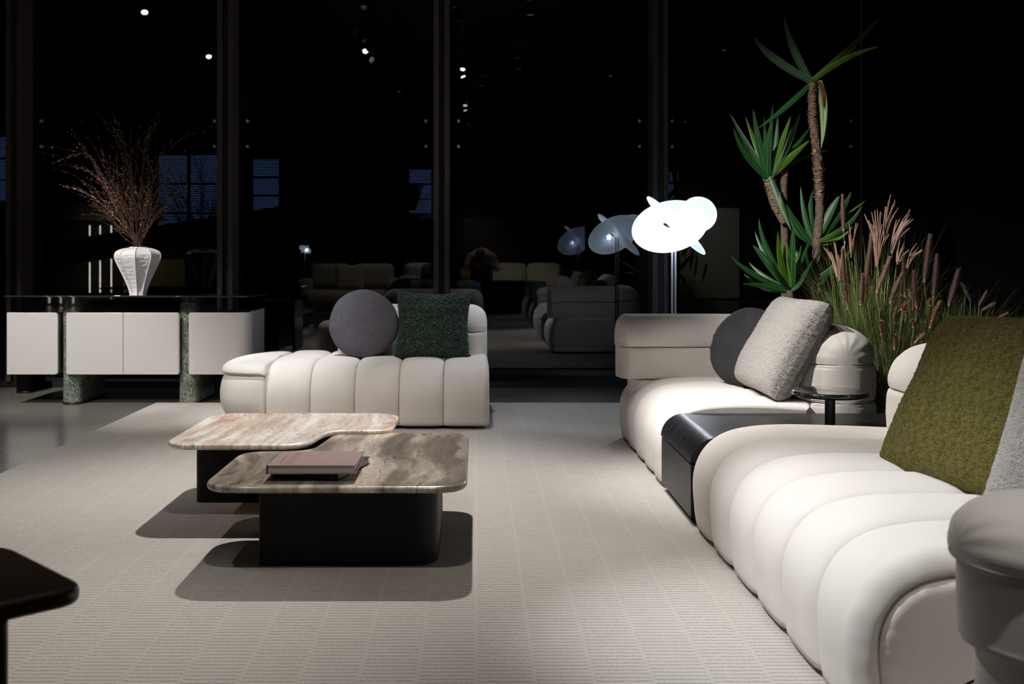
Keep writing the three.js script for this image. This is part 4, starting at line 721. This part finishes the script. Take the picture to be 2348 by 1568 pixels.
// ---------------------------------------------------------------- ornamental grasses
{
  const R = rng(91), bladeM = [[0.10, 0.135, 0.035], [0.30, 0.34, 0.12], [0.56, 0.55, 0.36]].map((c) => mat({ color: rgb(...c), roughness: 0.48, side: THREE.DoubleSide }));  // dark gaps and lit highlights are put into the blade colours
  const plumeM = [[0.36, 0.215, 0.165], [0.43, 0.275, 0.215], [0.47, 0.255, 0.155], [0.26, 0.16, 0.14]].map((c) => mat({ color: rgb(...c), roughness: 0.95, side: THREE.DoubleSide }));
  function blades(g, n, mi, rad, h0, h1, arch, w) {
    const pos = [], idx = [];
    for (let k = 0; k < n; k++) {
      const th = R() * 6.283, r = Math.sqrt(R()) * rad, b = V(Math.cos(th) * r, 0.16, Math.sin(th) * r), h = h0 + (h1 - h0) * R(), lean = arch * (0.2 + R()), a2 = th + (R() - 0.5) * 1.6, o = V(Math.cos(a2), 0, Math.sin(a2)), side = V(-o.z, 0, o.x).multiplyScalar(w * (0.6 + 0.8 * R()) / 2), base = pos.length / 3, n2 = 7, droop = 0.15 + 0.5 * R();
      for (let i = 0; i <= n2; i++) { const t = i / n2, p = b.clone().addScaledVector(o, lean * t * t).add(V(0, h * (t - droop * 0.5 * t * t * t), 0)), s = side.clone().multiplyScalar(1 - t * 0.9); pos.push(p.x + s.x, p.y, p.z + s.z, p.x - s.x, p.y, p.z - s.z); }
      for (let i = 0; i < n2; i++) { const a = base + 2 * i; idx.push(a, a + 2, a + 1, a + 1, a + 2, a + 3); }
    }
    const ge = new THREE.BufferGeometry(); ge.setAttribute('position', new THREE.Float32BufferAttribute(pos, 3)); ge.setIndex(idx); ge.computeVertexNormals(); const m = part('blades', ge, bladeM[mi], g); m.userData.kind = 'stuff';
  }
  function spike(g, tip, low, D, r, mi, name = 'flower_spike') {   // furry spike between two points, on a thin stalk
    const a = at(low[0], low[1], D).sub(g.position), b = at(tip[0], tip[1], D).sub(g.position), c = new THREE.QuadraticBezierCurve3(a, a.clone().lerp(b, 0.5).add(V((R() - 0.5) * 0.015, 0, 0)), b), L = a.distanceTo(b), n = Math.round(L * 5200), pts = [];
    for (let k = 0; k < n; k++) { const t = Math.pow(R(), 0.9), p = c.getPoint(t), tg = c.getTangent(t), th = R() * 6.283, e1 = V(0, 0, 1).cross(tg).normalize(), e2 = tg.clone().cross(e1), rad = 1.3 * r * (0.55 + 0.45 * Math.sin(Math.PI * Math.min(1, t * 0.85 + 0.15))) * (0.6 + 0.6 * R()), o = e1.clone().multiplyScalar(Math.cos(th)).addScaledVector(e2, Math.sin(th)), q = p.clone().addScaledVector(o, rad).addScaledVector(tg, rad * 1.1), s = tg.clone().cross(o).multiplyScalar(0.0022); pts.push(p.clone().add(s), q, p.clone().sub(s)); }
    const ge = new THREE.BufferGeometry().setFromPoints(pts); ge.computeVertexNormals();
    const core = tube([a, c.getPoint(0.5), b], r * 0.42, r * 0.25, 7, 14), ni = core.toNonIndexed(); ni.deleteAttribute('uv'); part(name, mergeGeometries([ge, ni]), plumeM[mi], g);
    const foot = V(a.x * 0.35 + (R() - 0.5) * 0.08, 0.16, a.z * 0.35 + (R() - 0.5) * 0.08); part('stalk', tube([foot, foot.clone().lerp(a, 0.55).add(V(0, 0.05, 0)), a], 0.0018, 0.0014, 5, 12), bladeM[1], g);
  }
  function fan(g, low, tips, D, mi) {
    const a = at(low[0], low[1], D).sub(g.position), gs = [];
    for (const [x, y] of tips) for (let k = 0; k < 2; k++) {
      const b = at(x + (R() - 0.5) * 9, y + (R() - 0.5) * 14, D + (R() - 0.5) * 0.16).sub(g.position), s = a.clone().lerp(b, 0.06 + 0.25 * R()), m = s.clone().lerp(b, 0.55).add(V((a.x - b.x) * 0.12, 0.01, 0)), cu = new THREE.QuadraticBezierCurve3(s, m, b);
      gs.push(tube([s, m, b], 0.0042, 0.0022, 5, 10));
      const pts = []; for (let q = 0; q < 36; q++) { const t = R(), p = cu.getPoint(t), o = V(R() - 0.5, R() - 0.2, R() - 0.5).normalize(); pts.push(p.clone().add(V(0.0012, 0, 0)), p.clone().addScaledVector(o, 0.010), p.clone().sub(V(0.0012, 0, 0))); }
      const ge = new THREE.BufferGeometry().setFromPoints(pts); ge.computeVertexNormals(); gs.push(ge);
    }
    part('plume', mergeGeometries(gs.map((q) => { const r = q.index ? q.toNonIndexed() : q; r.deleteAttribute('uv'); return r; })), plumeM[mi], g);
    const foot = V(a.x * 0.3, 0.16, a.z * 0.3); part('stalk', tube([foot, foot.clone().lerp(a, 0.5), a], 0.002, 0.0016, 5, 12), bladeM[1], g);
  }
  const potM = mat({ color: rgb(0.02, 0.02, 0.02), roughness: 0.6 });
  const clump = (label, x, d, r = 0.2) => { const g = thing('fountain_grass', label, 'grass plant', undefined, [x, 0, -d]); part('planter', new THREE.LatheGeometry([[0, 0], [r * 0.85, 0], [r, 0.18], [r - 0.015, 0.18], [r - 0.02, 0.15], [0, 0.15]].map((q) => new THREE.Vector2(...q)), 36), potM, g); return g; };
  { const D = 5.75, g = clump('tall grass clump with feathery pink fan plumes beside the yuccas', 2.17, D, 0.24);
    blades(g, 620, 0, 0.2, 0.7, 1.15, 0.30, 0.006); blades(g, 260, 1, 0.2, 0.7, 1.2, 0.38, 0.004);
    fan(g, [2014, 600], [[1984, 492], [1990, 505], [2003, 486], [2010, 478], [2022, 490], [1996, 520]], D, 1); fan(g, [2026, 570], [[2041, 453], [2047, 470], [2056, 463], [2030, 478], [2040, 490], [2062, 480]], D + 0.05, 0); fan(g, [2040, 590], [[2086, 486], [2090, 505], [2080, 500], [2085, 525], [2070, 515], [2060, 500]], D, 1); fan(g, [2010, 620], [[2000, 520], [2012, 530], [2024, 520], [2035, 540]], D - 0.05, 0);
    fan(g, [1952, 600], [[1942, 505], [1950, 515], [1965, 508], [1958, 530]], D + 0.1, 0); fan(g, [1926, 650], [[1893, 566], [1903, 574], [1916, 560], [1934, 560], [1922, 580]], D - 0.1, 1); fan(g, [2071, 625], [[2106, 563], [2112, 577], [2100, 572], [2095, 590]], D, 1); fan(g, [2055, 610], [[2075, 560], [2062, 550], [2085, 570]], D, 1); fan(g, [2095, 720], [[2084, 655], [2106, 658], [2098, 670], [2110, 680]], D - 0.3, 2);
    spike(g, [1932, 448], [1934, 530], D + 0.1, 0.014, 0); spike(g, [1998, 535], [1992, 610], D, 0.016, 0); }
  { const D = 5.35, g = clump('front grass clump with furry cattail-like spikes behind the disc table', 2.13, D, 0.22);
    blades(g, 560, 0, 0.19, 0.45, 0.85, 0.30, 0.005); blades(g, 420, 1, 0.2, 0.35, 0.85, 0.42, 0.0035); blades(g, 220, 2, 0.2, 0.25, 0.6, 0.42, 0.003);
    for (const [t, l, m] of [[[1995, 572], [1985, 680], 0], [[1932, 572], [1944, 709], 0], [[2041, 590], [2010, 672], 1], [[2071, 590], [2076, 682], 3], [[2068, 630], [2041, 696], 0], [[2096, 622], [2102, 706], 0], [[1978, 630], [1973, 700], 0], [[2064, 680], [2068, 712], 2]]) spike(g, t, l, D, 0.0165, m);
    for (const [t, l, m] of [[[2076, 698], [2077, 722], 2], [[2056, 710], [2050, 742], 2], [[2020, 738], [2021, 768], 2], [[2053, 770], [2051, 803], 2], [[2119, 766], [2097, 787], 2], [[2091, 735], [2094, 752], 2], [[2156, 692], [2132, 753], 2], [[2134, 690], [2132, 702], 2]]) spike(g, t, l, D - 0.2, 0.016, m); }
  { const D = 5.6, g = clump('right grass clump with dusky spikes above the olive cushion', 2.5, D, 0.22);
    blades(g, 360, 1, 0.18, 0.4, 0.85, 0.34, 0.004); blades(g, 220, 0, 0.18, 0.4, 0.85, 0.34, 0.005);
    for (const [t, l, m] of [[[2133, 540], [2119, 648], 3], [[2148, 587], [2140, 684], 3], [[2198, 619], [2175, 702], 3]]) spike(g, t, l, D, 0.019, m); }
  { const D = 7.0, g = clump('dim grass clump in shadow at far right', 3.35, D, 0.2);
    blades(g, 260, 0, 0.18, 0.4, 0.8, 0.32, 0.004); for (const [t, l] of [[[2262, 668], [2245, 700]], [[2280, 695], [2250, 712]], [[2310, 718], [2270, 738]], [[2205, 650], [2225, 690]]]) spike(g, t, l, D, 0.012, 3); }
}

// ---------------------------------------------------------------- what stands behind the camera and is mirrored in the glass
{
  const lit = mat({ color: rgb(0.02, 0.03, 0.05), emissive: rgb(0.10, 0.19, 0.42), emissiveIntensity: 1.5, roughness: 0.6 });
  const frameM = mat({ color: rgb(0.01, 0.01, 0.012), roughness: 0.7 });
  // blue dusk windows with blinds in the back wall
  let wi = 9;
  for (const [x0, x1, y0, y1, where] of [[-12, -11.2, 2.4, 4.0, 'far left'], [-7.75, -6.2, 1.4, 3.55, 'behind the twigs'], [-5.45, -4.75, 2.1, 3.45, 'left of the chaise'], [-1.65, -1.05, 2.1, 3.2, 'above the green cushion'], [4.45, 5.0, 2.3, 3.15, 'behind the lamp']]) {
    const g = new THREE.Group(); g.name = `window_${wi++}`; g.userData.kind = 'structure'; scene.add(g); tag(g, `blue dusk window with slatted blind, mirrored ${where}`, 'window');
    part('window_pane', box(x0, x1, y0, y1, 8.185, 8.195), lit, g); const w = x1 - x0;
    for (let k = 0; k <= Math.round(w / 0.75); k++) { const x = x0 + w * k / Math.max(1, Math.round(w / 0.75)); part('frame_bar', box(x - 0.035, x + 0.035, y0, y1, 8.12, 8.18), frameM, g); }
    for (let y = y0; y <= y1 + 0.01; y += (y1 - y0) / 3) part('frame_bar', box(x0, x1, y - 0.02, y + 0.02, 8.12, 8.18), frameM, g);
    for (let y = y0 + 0.03; y < y1; y += 0.055) part('slat', box(x0, x1, y, y + 0.022, 8.15, 8.165), frameM, g);
  }
  const led = mat({ color: 0xffffff, emissive: rgb(1, 0.95, 0.8), emissiveIntensity: 7 });
  [-9.3, -9.05, -8.78].forEach((x, i) => { solo('light_bar', box(x - 0.014, x + 0.014, 0.05, 1.82, 7.9, 7.93), led, `upright white light bar mirrored left of the vase, ${['left', 'middle', 'right'][i]} of three`, 'light', 'light bars on the back wall'); });
  const yellow = mat({ color: rgb(0.46, 0.42, 0.10), roughness: 0.7 });
  solo('wall_panel', box(-8.55, -7.05, 0.12, 1.0, 8.1, 8.18, 0.01), yellow, 'yellow wall panel mirrored behind the vase', 'panel');
  solo('wall_panel', box(4.5, 6.4, 0.05, 2.25, 8.1, 8.18, 0.01), mat({ color: rgb(0.42, 0.44, 0.42), roughness: 0.8 }), 'pale grey wall panel mirrored right of the lamp', 'panel');
  solo('wall_panel', box(-0.3, 1.6, 0.9, 2.0, 8.1, 8.18, 0.01), mat({ color: rgb(0.12, 0.11, 0.09), roughness: 0.8 }), 'dim brown wall panel mirrored between the sofas', 'panel');
  solo('wall_panel', box(-10.2, -7.6, 1.95, 2.4, 8.1, 8.18, 0.01), mat({ color: rgb(0.20, 0.19, 0.13), roughness: 0.8 }), 'olive wall band mirrored left of the twigs', 'panel');
  { const sh = new THREE.Shape(); sh.moveTo(-10.6, 0.68); sh.lineTo(-1.4, 2.16); sh.lineTo(-1.2, 2.76); sh.lineTo(-10.6, 1.28); sh.closePath(); const ge = new THREE.ExtrudeGeometry(sh, { depth: 0.2, bevelEnabled: false }); ge.translate(0, 0, 6.9); solo('stair_beam', ge, M.black, 'black sloping stair beam mirrored above the chaise', 'beam'); }
  // grey lounge sofa with cushion, pale armchair, cream settee, low white shelf
  const soft = (w, h, d, r) => new RoundedBoxGeometry(w, h, d, 6, r);
  const seatOf = (name, label, x, z, turn, w, m) => {
    const g = thing(name, label, name === 'armchair' ? 'armchair' : 'sofa', undefined, [x, 0, z], turn);
    part('seat', soft(w, 0.3, 0.85, 0.12).translate(0, 0.27, 0), m, g);
    const nb = Math.max(1, Math.round(w / 0.8)); for (let k = 0; k < nb; k++) part('back_cushion', soft(w / nb - 0.01, 0.5, 0.28, 0.14).translate(-w / 2 + w / nb * (k + 0.5), 0.68, 0.34), m, g);
    for (const s of [-1, 1]) part('arm', soft(0.24, 0.4, 0.85, 0.11).translate(s * (w / 2 + 0.02), 0.45, 0), m, g);
    for (const sx of [-1, 1]) for (const sz of [-1, 1]) part('leg', new THREE.CylinderGeometry(0.012, 0.012, 0.14, 8).translate(sx * (w / 2 - 0.1), 0.07, sz * 0.34), M.black, g); return g;
  };
  const greyM = mat({ map: clothTone, color: rgb(0.42, 0.41, 0.38), roughness: 0.95 }), creamM = mat({ map: clothTone, color: rgb(0.85, 0.84, 0.80), roughness: 0.95 }), darkM = mat({ color: rgb(0.05, 0.05, 0.048), roughness: 0.9 });
  seatOf('lounge_sofa', 'grey lounge sofa with two plump backs mirrored behind the round cushion', -2.45, 3.1, 0, 1.7, greyM);
  seatOf('lounge_sofa', 'cream settee mirrored beside the photographer', 1.1, 5.0, 0, 1.5, creamM);
  seatOf('armchair', 'pale armchair mirrored left of the mullion', -1.1, 5.4, -0.5, 0.7, creamM);
  seatOf('armchair', 'dark armchair mirrored behind the green cushion', -0.75, 2.7, 0.2, 0.8, darkM);
  const pc = solo('cushion', pillow(0.55, 0.5, 0.16, 31, { n: 40 }), greyM, 'grey square cushion on the mirrored lounge sofa', 'cushion'); pc.position.set(-2.45, 0.66, 3.0); pc.rotation.set(0.15, 0, 0.06);
  const yc = solo('cushion', pillow(0.45, 0.4, 0.16, 33, { n: 40 }), mat({ color: rgb(0.5, 0.28, 0.06), roughness: 0.9 }), 'ochre cushion mirrored at the photographer\'s side', 'cushion'); yc.position.set(-0.2, 0.62, 4.6);
  { const s = thing('shelf', 'low dark shelf with pale top mirrored across the photographer', 'shelf'); part('top', box(-0.2, 1.3, 0.60, 0.625, 1.75, 2.05), mat({ color: rgb(0.6, 0.62, 0.6), roughness: 0.4 }), s); part('carcass', box(-0.18, 1.28, 0, 0.60, 1.78, 2.03), M.black, s); }
  { const v = thing('bottle_vase', 'dark bottle vase mirrored right of the photographer', 'vase', undefined, [1.28, 0.9, 6.1]); part('body', new THREE.LatheGeometry([[0, 0], [0.11, 0], [0.13, 0.1], [0.09, 0.22], [0.04, 0.28], [0.04, 0.4], [0.03, 0.4], [0.03, 0.3]].map((q) => new THREE.Vector2(...q)), 32), M.blackGloss, v); solo('plinth', box(1.05, 1.5, 0, 0.9, 5.9, 6.3, 0.01), M.black, 'black plinth under the dark bottle vase', 'plinth'); }
  { const c = thing('dining_chair', 'white dining chair mirrored below the pale wall panel', 'chair', undefined, [3.9, 0, 3.0], 0.4); const wm = mat({ color: rgb(0.7, 0.7, 0.66), roughness: 0.6 }); part('seat', soft(0.46, 0.06, 0.44, 0.02).translate(0, 0.6, 0), wm, c); part('backrest', soft(0.46, 0.26, 0.05, 0.02).translate(0, 0.82, 0.2), wm, c); for (const sx of [-1, 1]) for (const sz of [-1, 1]) part('leg', new THREE.CylinderGeometry(0.014, 0.01, 0.58, 8).translate(sx * 0.18, 0.29, sz * 0.17), M.black, c); }
  // photographer bent over the camera
  const mesh = (bones, lo, hi, res, k) => {
    const size = Math.max(hi[0] - lo[0], hi[1] - lo[1], hi[2] - lo[2]), c = [(lo[0] + hi[0]) / 2, (lo[1] + hi[1]) / 2, (lo[2] + hi[2]) / 2], mc = new MarchingCubes(res, new THREE.MeshBasicMaterial(), false, false, 260000); mc.isolation = 0;
    const bs = bones.map(([a, b, r0, r1]) => [V(...a), V(...b).sub(V(...a)), r0, r1]), P = V(), Q = V();
    for (let z = 0; z < res; z++) for (let y = 0; y < res; y++) for (let x = 0; x < res; x++) {
      P.set(c[0] + (x / (res / 2) - 1) * size / 2, c[1] + (y / (res / 2) - 1) * size / 2, c[2] + (z / (res / 2) - 1) * size / 2); let d = 9;
      for (const [a, ab, r0, r1] of bs) { Q.copy(P).sub(a); const t = clamp(Q.dot(ab) / (ab.lengthSq() || 1e-9)); const e = Q.addScaledVector(ab, -t).length() - (r0 + (r1 - r0) * t); const h = clamp(0.5 + 0.5 * (e - d) / k); d = e * (1 - h) + d * h - k * h * (1 - h); }
      mc.field[x + y * res + z * res * res] = -d;
    }
    mc.update(); const n = mc.count, g = new THREE.BufferGeometry(); g.setAttribute('position', new THREE.BufferAttribute(mc.positionArray.slice(0, n * 3), 3)); g.setAttribute('normal', new THREE.BufferAttribute(mc.normalArray.slice(0, n * 3), 3)); g.scale(size / 2, size / 2, size / 2); g.translate(...c); return g;
  };
  const X = 0.1;
  const g = thing('person', 'person in pale striped shirt bent forward holding a camera, mirrored in the glass', 'person');
  const hand = (s) => { const o = []; const px = X + s * 0.055 - 0.06; o.push([[px + s * 0.05, 0.985, 0.16], [px + s * 0.045, 1.035, 0.125], 0.03, 0.026]); for (let f = 0; f < 4; f++) { const y = 1.055 - f * 0.019; o.push([[px + s * 0.05, y, 0.12], [px + s * 0.056, y, 0.085], 0.0095, 0.009]); o.push([[px + s * 0.056, y, 0.085], [px + s * 0.022, y, 0.066 + f * 0.002], 0.009, 0.008]); } o.push([[px + s * 0.04, 1.0, 0.15], [px + s * 0.01, 1.02, 0.155], 0.011, 0.009]); return o; };
  const body = [[[X, 0.98, 0.56], [X, 1.06, 0.36], 0.13, 0.14], [[X, 0.90, 0.62], [X, 0.98, 0.56], 0.13, 0.13], [[X - 0.09, 1.08, 0.34], [X + 0.09, 1.08, 0.34], 0.085, 0.085], [[X, 1.09, 0.32], [X - 0.02, 1.075, 0.24], 0.055, 0.055], [[X - 0.02, 1.085, 0.235], [X - 0.02, 1.05, 0.20], 0.085, 0.07]];
  const arms = [-1, 1].flatMap((s) => [[[X + s * 0.185, 1.06, 0.33], [X + s * 0.25, 0.86, 0.30], 0.058, 0.044], [[X + s * 0.25, 0.86, 0.30], [X + s * 0.09 - 0.055, 0.985, 0.17], 0.042, 0.028]]);
  const legs = [-1, 1].flatMap((s) => [[[X + s * 0.09, 0.88, 0.62], [X + s * 0.12, 0.47, 0.50], 0.092, 0.062], [[X + s * 0.12, 0.47, 0.50], [X + s * 0.13, 0.08, 0.60], 0.06, 0.042], [[X + s * 0.13, 0.045, 0.62], [X + s * 0.145, 0.035, 0.42], 0.044, 0.034]]);
  const skin = mat({ color: rgb(0.36, 0.22, 0.16), roughness: 0.6 });
  part('body', mesh([...body, ...arms, ...legs], [-0.45, 0, 0], [0.65, 1.3, 1.0], 96, 0.035), skin, g);
  for (const s of [-1, 1]) part('hand', mesh(hand(s), [X - 0.2, 0.9, 0.0], [X + 0.1, 1.1, 0.3], 80, 0.006), skin, g);
  const shirtTex = texture(128, 16, (u) => (u % 0.25) < 0.05 ? [0.25, 0.24, 0.24] : [0.80, 0.74, 0.71], 0.1);
  const grow = (b, e) => b.map(([p, q, r, s]) => [p, q, r + e, s + e]);
  const shirt = mesh(grow([...body.slice(0, 3), ...arms.filter((_, i) => i % 2 === 0)], 0.014), [-0.45, 0.7, 0.05], [0.65, 1.3, 0.85], 72, 0.04); boxUV(shirt); part('shirt', shirt, mat({ map: shirtTex, roughness: 0.9 }), g);
  part('trousers', mesh(grow([...legs.filter((_, i) => i % 3 !== 2), body[1]], 0.012), [-0.3, 0, 0.2], [0.5, 1.1, 0.9], 72, 0.03), darkM, g);
  part('hair', mesh([[[X - 0.02, 1.115, 0.25], [X - 0.02, 1.105, 0.20], 0.082, 0.074], [[X - 0.02, 1.06, 0.28], [X - 0.02, 1.10, 0.25], 0.08, 0.085]], [X - 0.2, 0.9, 0.05], [X + 0.2, 1.3, 0.4], 40, 0.02), M.black, g);
  for (const s of [-1, 1]) { part('shoe', soft(0.09, 0.075, 0.27, 0.03).translate(X + s * 0.14, 0.038, 0.50), M.black, g); part('ear', new THREE.SphereGeometry(0.018, 10, 8).translate(X - 0.02 + s * 0.088, 1.06, 0.235), skin, g); part('eye', new THREE.SphereGeometry(0.009, 10, 8).translate(X - 0.02 + s * 0.03, 1.045, 0.134), M.blackGloss, g); }
  part('nose', new THREE.ConeGeometry(0.014, 0.04, 10).translate(X - 0.02, 1.02, 0.132), skin, g);
  const cam = thing('camera', 'black camera held up by the mirrored photographer', 'camera', undefined, [X - 0.06, 1.02, 0.10]);
  part('camera_body', soft(0.125, 0.085, 0.045, 0.01), M.black, cam); part('viewfinder', soft(0.045, 0.03, 0.05, 0.008).translate(0, 0.055, 0), M.black, cam); const lz = new THREE.CylinderGeometry(0.034, 0.036, 0.05, 28).rotateX(Math.PI / 2).translate(0, -0.002, -0.045); part('lens_barrel', lz, M.blackGloss, cam);
}

renderer.render(scene, camera);
